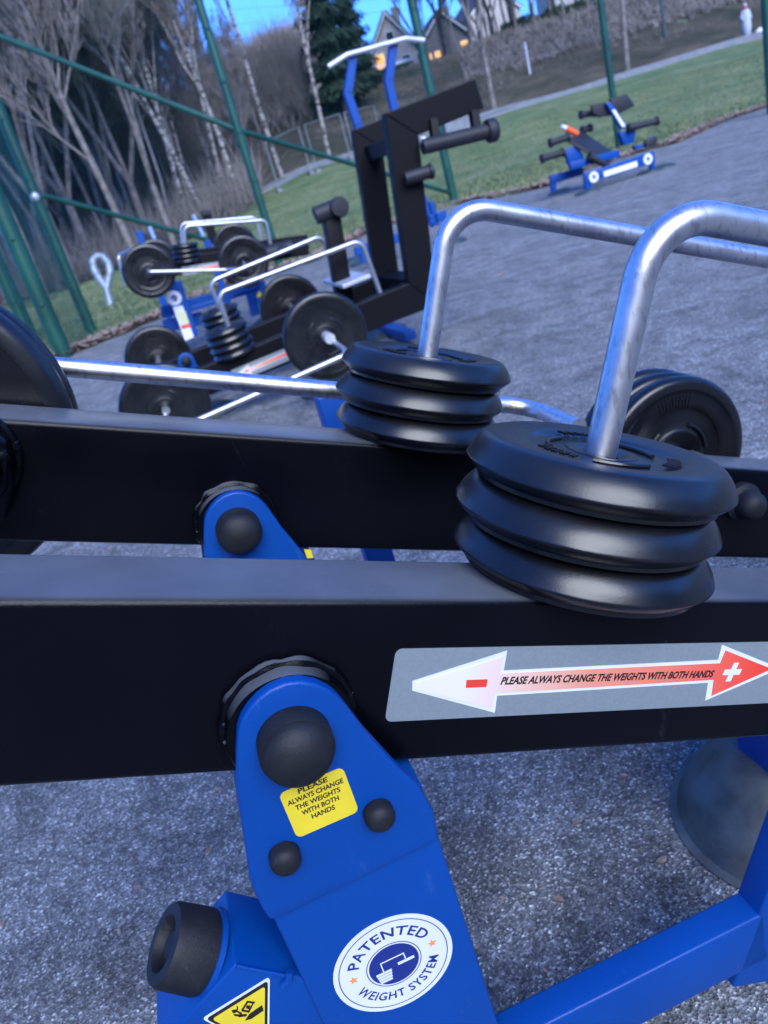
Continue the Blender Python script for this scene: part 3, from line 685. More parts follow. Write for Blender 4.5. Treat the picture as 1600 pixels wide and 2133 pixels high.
# two pale stones at the kerb
for px, r_, lb in ((1583, .26, 'pale boulder on the kerb just right of the person'), (1597, .30, 'pale boulder on the kerb at the right edge of the view')):
    g0 = ground_at(px, 42.6); bm = NB(); bmesh.ops.create_icosphere(bm, subdivisions=3, radius=r_, matrix=Matrix.Translation(g0 + U * .25) @ Matrix.Diagonal((1, 1, .9, 1)))
    for v in bm.verts: v.co += (v.co - g0).normalized() * .12 * noise.noise(v.co * 2.3)
    tag(obj('boulder', bm, M_TRIM, None, True, loc=g0), lb, 'boulder', 'pale boulders on the kerb')

# ------------------------------------------------------------------ ball court fence
P0 = gp(192, 692); PA = gp(135, 735); PA2 = gp(66, 705); P1 = gp(583, 552); P2 = gp(946, 419); P3 = gp(1290, 306); P4 = gp(1608, 236)
fe = thing('court_fence', 'tall green steel fence with wire mesh around the asphalt court', 'fence', P0)
FH = 5.2
def fpost(p, r_=.055, up=FH):
    bm = NB(); tube(bm, [p - U * .05, p + U * up], r_, 14)
    for z in (.6, 1.3, 2.0, 2.7, 3.4, 4.1): bmesh.ops.create_uvsphere(bm, u_segments=6, v_segments=5, radius=.022, matrix=Matrix.Translation(p + U * z - B * r_))
    obj('post', bm, M_GREEN, fe, True)
PA = gp(137, 745, 0)
for p, r_ in ((P0, .075), (PA, .09), (PA2, .11), (P1, .065), (P2, .085), (P3, .075), (P4, .08)): fpost(p, r_)
def onpost(p, px, py):       # height on a post seen at photograph row py
    best = min((abs((lambda q: (q - CP).dot(ut) / (q - CP).dot(fw))(p + U * z) - (1066.5 - py) / F), z) for z in [i * .02 for i in range(300)]); return p + U * best[1]
bm = NB(); j1 = onpost(P1, 490, 272); far = at(-60, 52, 12.0)
tube(bm, [far, j1], .045, 12); tube(bm, [j1, P2 + U * .15], .04, 12); obj('brace', bm, M_GREEN, fe, True)
bm = NB(); j0 = onpost(P0, 67, 412); tube(bm, [j0 + (P1 - P0) * .03, P1 + U * .1], .035, 12); obj('brace', bm, M_GREEN, fe, True)
bm = NB(); bmesh.ops.create_uvsphere(bm, u_segments=10, v_segments=8, radius=.06, matrix=Matrix.Translation(j0 - B * .06)); obj('clamp', bm, M_WHST, fe, True)
def netting(p, q, step=.055, rr=.0016, h_=FH):
    bm = NB(); d = q - p; n_ = int(d.length / step)
    for i in range(1, n_): tube(bm, [p + d * i / n_, p + d * i / n_ + U * h_], rr, 3, caps=False)
    for j in range(int(h_ / .2) + 1): tube(bm, [p + U * (.03 + j * .2), q + U * (.03 + j * .2)], rr * 1.3, 3, caps=False)
    obj('mesh_panel', bm, M_GREEN, fe)
netting(PA, P0, .045, .0022); netting(PA2, PA, .06, .0012); netting(P0, P1); netting(P1, P2); netting(P2, P3); netting(P3, P4)

# ------------------------------------------------------------------ galvanised loop
lp = gp(229, 634)
e = thing('steel_loop', 'galvanised teardrop steel loop standing on the grass at the left', 'steel loop', lp)
Zl = (lp - CP).dot(fw)
loop_px = [(229, 632), (222, 600), (209, 583), (196, 562), (193, 543), (202, 534), (214, 534), (226, 548), (230, 566), (226, 585), (222, 600)]
pts = [at(x, y, Zl) for x, y in loop_px]
bm = NB(); sm = fillet(pts[1:], .06, 3); tube(bm, sm, .075, 12); tube(bm, [pts[0] - U * .05, pts[1] + U * .03], .05, 12, rads=[.075, .06]); obj('loop', bm, mat('matt zinc', (.26, .31, .34), .5, metal=.4, var=.2, vscale=10), e, True)

# ------------------------------------------------------------------ weight plates
def plate_profile(r_, th, big):
    h = th / 2
    if big:
        return [(.014, h - .006), (.030, h - .002), (.048, h), (.052, h - .006), (r_ * .60, h - .007), (r_ * .63, h - .004), (r_ * .80, h - .002), (r_ * .86, h), (r_ * .95, h * .85), (r_ * .99, h * .45), (r_, 0),
                (r_ * .99, -h * .45), (r_ * .95, -h * .85), (r_ * .86, -h), (r_ * .8, -h + .002), (.06, -h + .006), (.014, -h + .004)]
    return [(.0155, h - .010), (.020, h - .007), (.030, h - .005), (.034, h - .0065), (r_ * .52, h - .0066), (r_ * .60, h - .0035), (r_ * .72, h - .0018), (r_ * .81, h - .0008), (r_ * .84, h - .0012), (r_ * .885, h * .84), (r_ * .93, h * .58), (r_ * .965, h * .28), (r_ * .99, -h * .02), (r_, -h * .18),
            (r_ * .992, -h * .28), (r_ * .955, -h * .50), (r_ * .905, -h * .74), (r_ * .86, -h), (r_ * .5, -h + .001), (.0155, -h + .003)]
def fine(prof, k=3):
    out = []
    n_ = len(prof)
    for i in range(n_ - 1):
        p0, p1, p2, p3 = prof[max(i - 1, 0)], prof[i], prof[i + 1], prof[min(i + 2, n_ - 1)]
        for j in range(k):
            t = j / k; out.append(tuple(.5 * ((2 * p1[c]) + (-p0[c] + p2[c]) * t + (2 * p0[c] - 5 * p1[c] + 4 * p2[c] - p3[c]) * t * t + (-p0[c] + 3 * p1[c] - 3 * p2[c] + p3[c]) * t ** 3) for c in (0, 1)))
    out.append(prof[-1]); return out
def plate_mesh(r_, th, big):
    bm = NB(); lathe(bm, fine(plate_profile(r_, th, big), 3), Vector((0, 0, 0)), U, 96 if not big else 72)
    h = th / 2
    # raised arcs and cast marks on the upper face
    for c0 in (0.5, 2.6, 4.7):
        rr = .047 if not big else r_ * .42
        pts = [Vector((math.cos(c0 + t * .09) * rr, math.sin(c0 + t * .09) * rr, h - .0055)) for t in range(-6, 7)]
        tube(bm, pts, .0022 if not big else .004, 8)
    for c0 in (1.5, 3.65, 5.75):
        for j in range(5):
            a = c0 + (j - 2) * (.13); rr = .060 if not big else r_ * .72
            p = Vector((math.cos(a) * rr, math.sin(a) * rr, h - (.004 if not big else .003))); t = Vector((-math.sin(a), math.cos(a), 0)); rd = Vector((math.cos(a), math.sin(a), 0))
            s = .0055 if not big else .012
            for q in range(2): boxf(bm, p - rd * s + t * (q * s * .55 - s * .5), t * s * .2, rd * s * 2, U * .0018)
            if j % 2: boxf(bm, p - t * s * .5, t * s, rd * s * .3, U * .0018)
    me = bpy.data.meshes.new('weight_plate'); bm.normal_update(); bm.to_mesh(me); bm.free()
    for p in me.polygons: p.use_smooth = True
    me.set_sharp_from_angle(angle=R(35)); me.materials.append(M_RUB); return me
ME_S = plate_mesh(.1152, .0383, False); ME_L = plate_mesh(.2, .045, True); ME_M = plate_mesh(.145, .034, True)
def plate(me, c, axis, label, group, rot=0.0):
    o = bpy.data.objects.new('weight_plate', me); COL.objects.link(o)
    z = Vector(axis).normalized(); x = (A - z * A.dot(z)).normalized(); y = z.cross(x); x2 = x * math.cos(rot) + y * math.sin(rot); y2 = z.cross(x2)
    o.matrix_world = basis(x2, y2, z, Vector(c)); tag(o, label, 'weight plate', group); return o

# ------------------------------------------------------------------ printed labels
def flat(bm, o, X, Y, N, pts, dz, thick=.0004):
    """polygon (u, v) on plane o,X,Y raised dz along N"""
    return prism(bm, [o + X * u + Y * v + N * dz for u, v in pts], N * thick)
def rrect(u0, v0, u1, v1, r_, n=6):
    out = []
    for cx, cy, a0 in ((u1 - r_, v1 - r_, 0), (u0 + r_, v1 - r_, 90), (u0 + r_, v0 + r_, 180), (u1 - r_, v0 + r_, 270)):
        for k in range(n + 1):
            a = R(a0 + 90 * k / n); out.append((cx + r_ * math.cos(a), cy + r_ * math.sin(a)))
    return out
def letters(s, o, X, Y, N, mt, parent, dz, height=None, width=None, shear=0.0, bold=.012, align='LEFT', circle=None, spacing=1.0, name='lettering'):
    """text on plane o,X,Y; circle=(radius, centre angle, sign) bends it"""
    cu = bpy.data.curves.new('t', 'FONT'); cu.body = s; cu.size = 1; cu.offset = bold; cu.shear = shear; cu.align_x = align; cu.resolution_u = 3; cu.space_character = spacing
    to = bpy.data.objects.new('t', cu); COL.objects.link(to); dg = bpy.context.evaluated_depsgraph_get(); dg.update()
    me = bpy.data.meshes.new_from_object(to.evaluated_get(dg)); bpy.data.objects.remove(to)
    xs_ = [v.co.x for v in me.vertices]; w0 = max(xs_) - min(xs_); x0 = min(xs_); hs = max(v.co.y for v in me.vertices)
    sx = width / w0 if width else height / .70; sy = height / .70 if height else sx
    bm = NB(); bm.from_mesh(me); bpy.data.meshes.remove(me)
    for v in bm.verts:
        u = v.co.x * sx - (x0 * sx if align == 'LEFT' else 0); w_ = v.co.y * sy
        if circle:
            rr, ca, sg = circle
            if sg > 0: a = ca - u / rr; q = rr + w_
            else: a = ca + u / rr; q = rr - w_
            u, w_ = q * math.cos(a), q * math.sin(a)
        v.co = o + X * u + Y * w_ + N * dz
    bm.normal_update()
    for f in bm.faces:
        if f.normal.dot(N) < 0: f.normal_flip()
    return obj(name, bm, mt, parent)

def grad_mat(name, o, X, L, c0, c1):
    """a printed colour run along the label"""
    m = bpy.data.materials.new(name); m.use_nodes = True; n = m.node_tree.nodes; l = m.node_tree.links; b = n['Principled BSDF']; b.inputs['Roughness'].default_value = .4
    at_ = n.new('ShaderNodeAttribute'); at_.attribute_name = 'run'; c = n.new('ShaderNodeValToRGB'); c.color_ramp.elements[0].color = (*c0, 1); c.color_ramp.elements[1].color = (*c1, 1)
    c.color_ramp.elements[0].position = .12; c.color_ramp.elements[1].position = .95
    l.new(at_.outputs['Fac'], c.inputs[0]); l.new(c.outputs[0], b.inputs['Base Color']); return m
M_RUN = grad_mat('orange red colour run', None, None, 1, (.80, .74, .73), (.86, .06, .035))
M_RUN.node_tree.nodes['Color Ramp'].color_ramp.elements.new(.45).color = (.80, .30, .20, 1)
M_RUN.node_tree.nodes['Color Ramp'].color_ramp.elements.new(.25).color = (.83, .55, .46, 1)
def lever_axes(tilt):
    d = A * math.cos(tilt) + U * math.sin(tilt); n = -A * math.sin(tilt) + U * math.cos(tilt); return d, n
TILT = R(-23.52); D1, N1 = lever_axes(TILT)
PP = fr(.0722, .5015, .6642)
def lev(x, y, off=0.0):                    # photograph point -> (s, n) on the near lever's front face
    q = pw(x, y, PP.dot(B) + off) - PP; return (q.dot(D1), q.dot(N1))
def c7(x, y): return lev(820 + x * .4875, 1320 + y * .4875)
ARROW = dict(
 plate=(c7(40, 62)[0] - .006, c7(20, 372)[1] + .0, .40 + .012, c7(60, 62)[1]),
 white=[c7(*p) for p in ((78, 200), (483, 70), (468, 155), (1383, 110), (1400, 45), (1650, 146), (1328, 283), (1340, 207), (440, 262), (430, 335), (78, 240))],
 run=[c7(*p) for p in ((90, 206), (466, 95), (453, 166), (1391, 123), (1414, 68), (1612, 147), (1354, 262), (1364, 193), (430, 250), (418, 313), (92, 234))],
 minus=[c7(*p) for p in ((308, 193), (398, 190), (393, 222), (305, 226))], plus=c7(1441, 160), t0=c7(452, 212), t1=c7(1362, 172))
def arrow_label(parent, o, X, Y, N, text=True):
    a = ARROW; x0 = a['plate'][0]
    def sh(pts): return [(u, v) for u, v in pts]
    bm = NB(); u0, v0, u1, v1 = a['plate']; flat(bm, o, X, Y, N, rrect(u0, v0, u1, v1, .006), .0003, .0005); b0 = obj('arrow_sticker', bm, M_SILV, parent, label='silver sticker with a red double arrow')
    bm = NB(); flat(bm, o, X, Y, N, sh(a['white']), .0009, .0003); obj('arrow_outline', bm, M_WHITE, b0)
    bm = NB(); flat(bm, o, X, Y, N, sh(a['run']), .0013, .0003)
    q = obj('arrow_fill', bm, M_RUN, b0); at_ = q.data.attributes.new('run', 'FLOAT', 'POINT'); og = ORG[q]
    us = [(v.co + og - o).dot(X) for v in q.data.vertices]; mn, mx = min(us), max(us)
    at_.data.foreach_set('value', [(u - mn) / (mx - mn) for u in us])
    bm = NB(); flat(bm, o, X, Y, N, sh(a['minus']), .0017, .0003); obj('minus_sign', bm, M_RED, b0)
    bm = NB(); cx, cy = a['plus']; s = .0095; t = .0028
    cr = [(-t, -s), (t, -s), (t, -t), (s, -t), (s, t), (t, t), (t, s), (-t, s), (-t, t), (-s, t), (-s, -t), (-t, -t)]
    flat(bm, o, X, Y, N, [(cx + u + .18 * v, cy + v) for u, v in cr], .0017, .0003); obj('plus_sign', bm, M_WHITE, b0)
    if text:
        t0, t1 = a['t0'], a['t1']; letters('PLEASE ALWAYS CHANGE THE WEIGHTS WITH BOTH HANDS', o + X * t0[0] + Y * t0[1], X, Y, N, M_INK, b0, .0019, width=t1[0] - t0[0], height=.0068, shear=.25, bold=.032)
def star(cu, cv, r_):
    return [(cu + (r_ if k % 2 == 0 else r_ * .42) * math.sin(k * math.pi / 5), cv + (r_ if k % 2 == 0 else r_ * .42) * math.cos(k * math.pi / 5)) for k in range(10)]
def disc(r_, n=64): return [(r_ * math.cos(6.2832 * k / n), r_ * math.sin(6.2832 * k / n)) for k in range(n)]
def ringp(bm, o, X, Y, N, r0_, r1_, dz, th=.0003, n=64):
    v = [[bm.verts.new(o + X * (r_ * math.cos(6.2832 * k / n)) + Y * (r_ * math.sin(6.2832 * k / n)) + N * (dz + th)) for k in range(n)] for r_ in (r0_, r1_)]
    for k in range(n): bm.faces.new((v[0][k], v[1][k], v[1][(k + 1) % n], v[0][(k + 1) % n]))
def patent_label(parent, o, X, Y, N, r_, text=True):
    k = r_ / .053
    bm = NB(); flat(bm, o, X, Y, N, disc(r_), .0003, .0004); b0 = obj('round_sticker', bm, M_WHITE, parent, label='round white patent sticker')
    bm = NB(); ringp(bm, o, X, Y, N, .0478 * k, .0486 * k, .0007); ringp(bm, o, X, Y, N, .0238 * k, .0246 * k, .0007); obj('ring_lines', bm, M_NAVY, b0)
    bm = NB(); flat(bm, o, X, Y, N, disc(.0222 * k), .0008, .0003); ctr = obj('centre_disc', bm, M_NAVY, b0)
    # pictogram: a handle rod with a pile of plates and one plate on edge
    bm = NB()
    def bx(u0, v0, u1, v1, w_):
        d = Vector((u1 - u0, v1 - v0)); d.normalize(); nx, ny = -d.y * w_ / 2, d.x * w_ / 2
        flat(bm, o, X, Y, N, [((u0 + nx) * k, (v0 + ny) * k), ((u1 + nx) * k, (v1 + ny) * k), ((u1 - nx) * k, (v1 - ny) * k), ((u0 - nx) * k, (v0 - ny) * k)], .0012, .0003)
    bx(-.0105, -.004, -.0105, .0075, .001); bx(-.011, .0075, .011, .0075, .001); bx(.0105, .0075, .0105, -.001, .001)
    bx(.003, -.0015, .018, -.0015, .0028)
    for j in range(4): bx(-.0175 + j * .0004, -.0045 - j * .0032, -.0035 - j * .0006, -.0045 - j * .0032, .0024)
    obj('pictogram', bm, M_WHITE, b0)
    bm = NB()
    for s in (1, -1): flat(bm, o, X, Y, N, [(u * k, v * k) for u, v in star(s * .0362, .003, .0045)], .0008, .0003)
    obj('star', bm, M_ORG, b0)
    if text:
        letters('PATENTED', o, X, Y, N, M_NAVY, b0, .0009, height=.0098 * k, circle=(.0315 * k, R(90), 1), align='CENTER', bold=.02, spacing=1.12)
        letters('WEIGHT SYSTEM', o, X, Y, N, M_NAVY, b0, .0009, height=.0088 * k, circle=(.0402 * k, R(270), -1), align='CENTER', bold=.02, spacing=1.08)
def yellow_label(parent, o, X, Y, N, w_, h_, text=True):
    bm = NB(); flat(bm, o, X, Y, N, rrect(-w_ / 2, -h_ / 2, w_ / 2, h_ / 2, .005), .0003, .0004); b0 = obj('yellow_sticker', bm, M_YEL, parent, label='yellow square warning sticker')
    if text:
        for i, (s, ww) in enumerate((('PLEASE', .024), ('ALWAYS CHANGE', .045), ('THE WEIGHTS', .036), ('WITH BOTH', .030), ('HANDS', .019))):
            letters(s, o + Y * (h_ * .36 - i * .0068 - .0005) - X * ww / 2, X, Y, N, M_INK, b0, .0009, width=ww, height=.0044, bold=.03, shear=.1)

# ------------------------------------------------------------------ NEAR MACHINE
def rod(bm, pts, r_=.0136, fil=.055, seg=28): return tube(bm, fillet(pts, fil, 14), r_, seg)
near = thing('weight_lever_machine', 'closest blue and black lever machine with two black beams across the foreground', 'exercise machine', fr(.0722, .60, 0))
W = .0834; HH = .1475
Q1 = PP; Q2 = PP + B * .423 + N1 * .0232
def weld_ring(bm, o, ax, r_, t, seed, n=60, a0=0, a1=6.2832):
    x = A; y = Vector(ax).cross(x); pts = []; rads = []
    for k in range(n + 1):
        a = a0 + (a1 - a0) * k / n; j = noise.noise(Vector((k * .45, seed, 0)))
        pts.append(o + x * math.cos(a) * (r_ + j * t * .3) + y * math.sin(a) * (r_ + j * t * .3)); rads.append(t * (.8 + .45 * noise.noise(Vector((k * .33, seed, 5)))))
    tube(bm, pts, t, 8, rads=rads)
levers = []
for Q, s0, s1 in ((Q1, -.62, .95), (Q2, -.40, 1.05)):
    bm = NB(); boxf(bm, Q + D1 * s0 - N1 * HH, D1 * (s1 - s0), B * W, N1 * HH, .0075, 5)
    o = obj('lever_beam', bm, M_BLACK, near, True); levers.append(o)
arrow_label(levers[0], PP, D1, N1, -B)
# thin weld lip on the lower edge of the upper corner radius is left to the bevel; cross tube with gussets at the left
bm = NB(); c = Q2 + D1 * -.368 - N1 * .050; tube(bm, [c + B * .01, c - B * .36], .046, 40); obj('cross_tube', bm, M_BLACK, near, True)
bm = NB(); prism(bm, [c + D1 * a + N1 * b_ for a, b_ in ((-.09, .075), (.01, .058), (.052, .03), (.058, -.02), (.05, -.06), (-.09, -.085))], -B * .03, .004)
weld_ring(bm, c - B * .032, B, .050, .007, 3); weld_ring(bm, c - B * .002, B, .060, .007, 8)
obj('weld_gusset', bm, M_BLACK, near, True)
# pivot brackets, both sides of each beam
def m_(a, z, off): return PP + A * a + U * (z - PP.z) + B * off
def bpx(x, y, off=-.030):
    q = pw(x, y, PP.dot(B) + off) - PP; return (q.dot(A), q.z + PP.z)
BR_px = [(493, 1575), (494, 1640), (500, 1690), (520, 1830), (533, 1868), (548, 1898), (562, 1918), (580, 1914), (910, 1753), (915, 1742), (904, 1691), (886, 1660), (869, 1634), (825, 1595), (760, 1524), (720, 1470), (702, 1450), (686, 1438), (660, 1426), (628, 1420), (595, 1424), (562, 1438), (538, 1456), (519, 1477), (504, 1500), (496, 1525)]
BR = [bpx(*p) for p in BR_px]
piv = bpx(612, 1538); wb = bpx(474, 1503, 0)
def bracket(dx, dz, off, seed, textd=True, full=True):
    def q(a, z, o): return m_(a + dx, z + dz, o + off)
    for oo, sg in ((-.030, 1), (W + .022, 0)):
        bm = NB(); prism(bm, [q(a, z, oo) for a, z in BR], B * .010, .0028, 3, front_only=True)
        ob = obj('pivot_bracket', bm, M_BLUE, near, True)
        if sg: b0 = ob
        # boss between bracket and beam, with its weld
    bm = NB(); c = q(piv[0], piv[1], 0); lathe(bm, [(.0, -.0205), (.047, -.0205), (.048, -.018), (.048, .001)], c, B, 48)
    weld_ring(bm, c - B * .005, B, .0485, .0055, seed); weld_ring(bm, c - B * .013, B, .0475, .0035, seed + 2, a0=.5, a1=3.3)
    lathe(bm, [(0, 0), (.0065, .001), (.0078, .005), (.005, .010), (0, .012)], m_(wb[0] + dx, wb[1] + dz, off), -B, 14)
    obj('pivot_boss', bm, M_BLACK, near, True)
    c = q(piv[0], piv[1], -.0305)
    bm = NB(); lathe(bm, [(.0275, .0), (.0275, .0165), (.0270, .0178)] + [(.0262 * math.cos(R(t)), .0178 + .0165 * math.sin(R(t))) for t in (0, 10, 20, 30, 40, 50, 60, 70, 80, 90)], c, -B, 48); obj('pivot_cap', bm, M_CAP, near, True)
    for a, z in ((-.0585, .507), (-.1365, .5055)):
        bm = NB(); lathe(bm, fine([(.0122, .0), (.0122, .006), (.0118, .0095), (.0100, .0125), (.0062, .0150), (.0030, .0158), (0, .016)], 2), q(a, z, -.0305), -B, 32); obj('bolt_cap', bm, M_CAP, near, True)
    if textd: yellow_label(b0, q(-.0975, .5375, -.0300), A, U, -B, .051, .046)
    # column under the bracket
    bm = NB(); boxf(bm, q(-.166, .0, -.022), A * .148, B * (W + .044), U * .505, .004); col_ = obj('column', bm, M_BLUE, near, True)
    if full: patent_label(col_, q(-.0895, .334, -.022), A, U, -B, .0545)
    return col_
col1 = bracket(0, 0, 0, 1)
col2 = bracket(.008, .007, .4215, 5, textd=False)
bm = NB(); q_ = [pw(x, y, PP.dot(B) + .39) for x, y in ((634, 1146), (648, 1146), (653, 1162), (640, 1163))]; prism(bm, q_, B * .003); obj('yellow_sticker', bm, M_YEL, near)
# stop block with rubber bumper and hazard triangle
b1 = bpx(490, 2010, -.019); b2 = bpx(622, 2036, -.019); b3 = bpx(396, 2113, -.019)
ex = Vector((b2[0] - b1[0], b2[1] - b1[1])).normalized(); ey = Vector((b3[0] - b1[0], b3[1] - b1[1])); ly = ey.length; ey.normalize()
def blk(u, v, off): a = b1[0] + ex.x * u + ey.x * v; z = b1[1] + ex.y * u + ey.y * v; return m_(a, z, off)
bm = NB(); prism(bm, [blk(0, 0, -.019), blk(.14, 0, -.019), blk(.14, ly * 1.75, -.019), blk(0.0, ly * 1.75, -.019)], B * .080, .002)
sb = obj('stop_block', bm, M_BLUE, near, True)
bm = NB(); pts = [blk(.001 + t * .0045, -.0, -.020 + .0006 * noise.noise(Vector((t, 0, 0)))) + U * .0008 * noise.noise(Vector((t * 1.3, 2, 0))) for t in range(0, 11)]
tube(bm, pts, .0022, 8, rads=[.0017 + .0012 * abs(noise.noise(Vector((t * 1.7, 1, 0)))) for t in range(11)])
tube(bm, [blk(.046, -.006, -.021), blk(.050, .0, -.0225), blk(.050, .008, -.0225)], .0034, 8); obj('weld_seam', bm, M_BLUE, sb, True)
wx = (blk(-1, 0, 0) - blk(0, 0, 0)).normalized(); c = blk(0, ly * .55, .020)
bm = NB(); lathe(bm, [(0, -.002), (.036, -.002), (.036, .003), (0, .003)], c, wx, 40); obj('bumper_plate', bm, M_BLUE, sb, True)
bm = NB(); lathe(bm, [(.0, .003), (.034, .003), (.0345, .008), (.0335, .036), (.0315, .040), (.0225, .0405), (.0205, .038), (.0190, .031), (.0115, .030), (.0108, .0345), (.0080, .0355), (.0, .0355)], c, wx, 48); obj('rubber_bumper', bm, M_CAP, near, True)
# triangle sticker
tv = [bpx(562, 2033, -.019), bpx(420, 2121, -.019), bpx(560, 2190, -.019)]
cx = sum(t[0] for t in tv) / 3; cz = sum(t[1] for t in tv) / 3
def tri(bm, k, dz):
    pts = []
    for i in range(3):
        p = Vector(((tv[i][0] - cx) * k, (tv[i][1] - cz) * k)); a = Vector(((tv[i - 1][0] - cx) * k, (tv[i - 1][1] - cz) * k)); b = Vector(((tv[(i + 1) % 3][0] - cx) * k, (tv[(i + 1) % 3][1] - cz) * k))
        for t in (0, .25, .5, .75, 1):
            u_ = p.lerp(a, .06); v_ = p.lerp(b, .06); w_ = (u_ * (1 - t) ** 2 + p * 2 * t * (1 - t) + v_ * t * t); pts.append((w_.x, w_.y))
    flat(bm, m_(cx, cz, -.019), A, U, -B, pts, dz, .0004)
bm = NB(); tri(bm, 1.0, .0003); ts = obj('warning_sticker', bm, M_WHITE, sb, label='triangular yellow hazard sticker')
bm = NB(); tri(bm, .91, .0008); obj('black_border', bm, M_INK, ts)
bm = NB(); tri(bm, .78, .0013); obj('yellow_field', bm, M_YEL, ts)
bm = NB()
def pg(pts, dz=.0018): flat(bm, m_(0, 0, -.019) + U * 0, A, U, -B, [bpx(300 + x * .4375, 1850 + y * .4375, -.019) for x, y in pts], dz, .0004)
pg([(480, 620), (500, 590), (560, 548), (568, 572), (510, 612)]); pg([(445, 592), (490, 590), (485, 600), (450, 604)])
pg([(462, 570), (490, 527), (497, 530), (470, 573)]); pg([(490, 527), (528, 532), (524, 539), (488, 535)]); pg([(524, 532), (500, 582), (493, 578), (517, 534)]); pg([(465, 568), (502, 574), (498, 582), (462, 576)])
pg([(488, 548), (506, 550), (498, 566), (484, 562)])
pg([(415, 572), (440, 568), (446, 578), (424, 586)]); pg([(440, 552), (447, 555), (446, 572), (440, 570)]); pg([(446, 575), (466, 585), (462, 592), (444, 582)]); pg([(424, 590), (470, 592), (460, 602), (430, 598)])
obj('pictogram', bm, M_INK, ts)
# base bar, raked post, foot pad
bz1 = .168; f_ = .4755
bm = NB(); boxf(bm, fr(.0722 - .03, f_, .097), A * .31, B * .033, U * .071, .003); obj('base_bar', bm, M_BLUE, near, True)
l1 = pw(1537, 1853, .509); l2 = pw(1600, 1676, .509); dl = (l2 - l1).normalized()
nr = Vector((B.cross(dl))).normalized(); nr = nr if nr.dot(A) > 0 else -nr
p0 = l1 - B * .0335; p0b = p0 - dl * .10
bm = NB(); boxf(bm, p0b, dl * .30, B * .0335, nr * .075, .003); obj('raked_post', bm, M_BLUE, near, True)
pc = gp(1590, 1700) ; M_PADG = mat('weathered zinc', (0.06, 0.068, 0.058), 0.45, metal=0.15, col2=(.14, .15, .14), vscale=16, bump=.4, bscale=140, rvar=.10)
pc = fr(.568, .69, .001)
bm = NB(); lathe(bm, fine([(0, .108), (.04, .106), (.078, .095), (.108, .075), (.130, .048), (.143, .022), (.151, .006), (.152, .0), (0, 0)], 2), pc, U, 56); o = obj('foot_pad', bm, M_PADG, near, True)
bm = NB(); lathe(bm, [(0, .0), (.010, .0), (.010, .004), (0, .004)], pc + A * .01 - B * .113 + U * .071, (U * .6 - B * .7), 16); obj('bolt_hole', bm, M_INK, o)
bm = NB(); boxf(bm, pc + A * -.045 - B * .045 + U * .07, A * .11, B * .09, U * .15, .006); obj('pad_leg', bm, M_BLUE, near, True)
bm = NB(); boxf(bm, pc + A * -.045 - B * .055 + U * .222, A * .50, B * .11, U * .07, .006); obj('upper_bar', bm, M_BLUE, near, True)
# handle rods above the plate piles
PO = .023
def uhandle(Q, s, top, L_, nm='handle_rod'):
    c = Q + B * (W / 2 + PO)
    bm = NB(); rod(bm, [c + D1 * s - N1 * .02, c + D1 * s + N1 * top, c + D1 * (s + L_) + N1 * top, c + D1 * (s + L_) - N1 * .02]); return obj(nm, bm, M_GALV, near, True)
uhandle(Q1, .201, .309, .80); uhandle(Q2, .1865, .303, .86)
# far U tube carrying the big plates beyond the second beam
tb = 1.132
tl = pw(-80, 742, tb); tr = pw(1085, 842, tb)
tl = pw(130, 763, tb) + (pw(130, 763, tb) - pw(715, 815, tb)).normalized() * .16
tr_ = pw(1108, 848, tb)
hubL = fr(-.358, 1.0, .806); hubR_ = fr(tr_.dot(A), .98, tr_.z)
bm = NB(); rod(bm, [hubL, fr(-.358, 1.10, .806), fr(-.30, tb, .883), tr_, hubR_], .0133, .05); obj('long_rod', bm, M_GALV, near, True)
# short axle for the right plates
hr = at(1400, 948, 1.40); bm = NB(); tube(bm, [hr - B * .06, hr + B * .16], .014, 20); lathe(bm, [(0, 0), (.022, 0), (.022, .02), (0, .02)], hr - B * .07, B, 24); obj('plate_axle', bm, M_GALV, near, True)
bm = NB(); bar(bm, fr(hr.dot(A) - .02, hr.dot(B) + .10, hr.z - .0), fr(hr.dot(A) - .02, hr.dot(B) + .10, .02), .06, .06, B); obj('axle_post', bm, M_BLUE, near, True)
# knob on the second beam
kc = Q2 + D1 * .704 - N1 * .0508
bm = NB(); lathe(bm, fine([(.030, 0), (.030, .012), (.0225, .016), (.0225, .024), (.021, .034), (.015, .042), (.006, .0455), (0, .046)], 2), kc, -B, 40); obj('end_knob', bm, M_CAP, near, True)
# outer leg beyond the second beam
l1 = pw(708, 850, 1.35)
bm = NB(); boxf(bm, fr(l1.dot(A) - .035, 1.35, .0), A * .055, B * .05, U * (l1.z + .03), .004); obj('leg', bm, M_BLUE, near, True)
# plates of the near machine
for nm, Q, s in (('near', Q1, .201), ('second', Q2, .1865)):
    for k, w_ in enumerate(('bottom', 'middle', 'top')):
        c = Q + B * (W / 2 + PO) + D1 * (s + (.002, -.003, .001)[k]) + N1 * (.0200 + .0387 * k)
        plate(ME_S, c, N1, '%s plate of the three piled on the %s black beam' % (w_, 'closest' if nm == 'near' else 'second'), 'small plates piled on the near machine', rot=(.4, 1.9, 4.05)[k])
lc = fr(-.358, .90, .806)
for k, b_ in enumerate((1.036, 1.082)):
    plate(ME_L, fr(lc.dot(A) - .0, b_, lc.z), B, ('front' if k == 0 else 'rear') + ' one of the two big plates cut by the left edge of the photo', 'big plates of the near machine', rot=k)
for k in range(3):
    plate(ME_M, hr + B * (.0 + k * .040), -B, '%s plate of three behind the closest pile at the right' % ('front', 'middle', 'rear')[k], 'mid-sized plates of the near machine', rot=k)

M_ZROD = mat('worn galvanised tube', (.50, .51, .53), .36, metal=.9, var=.12, vscale=9)
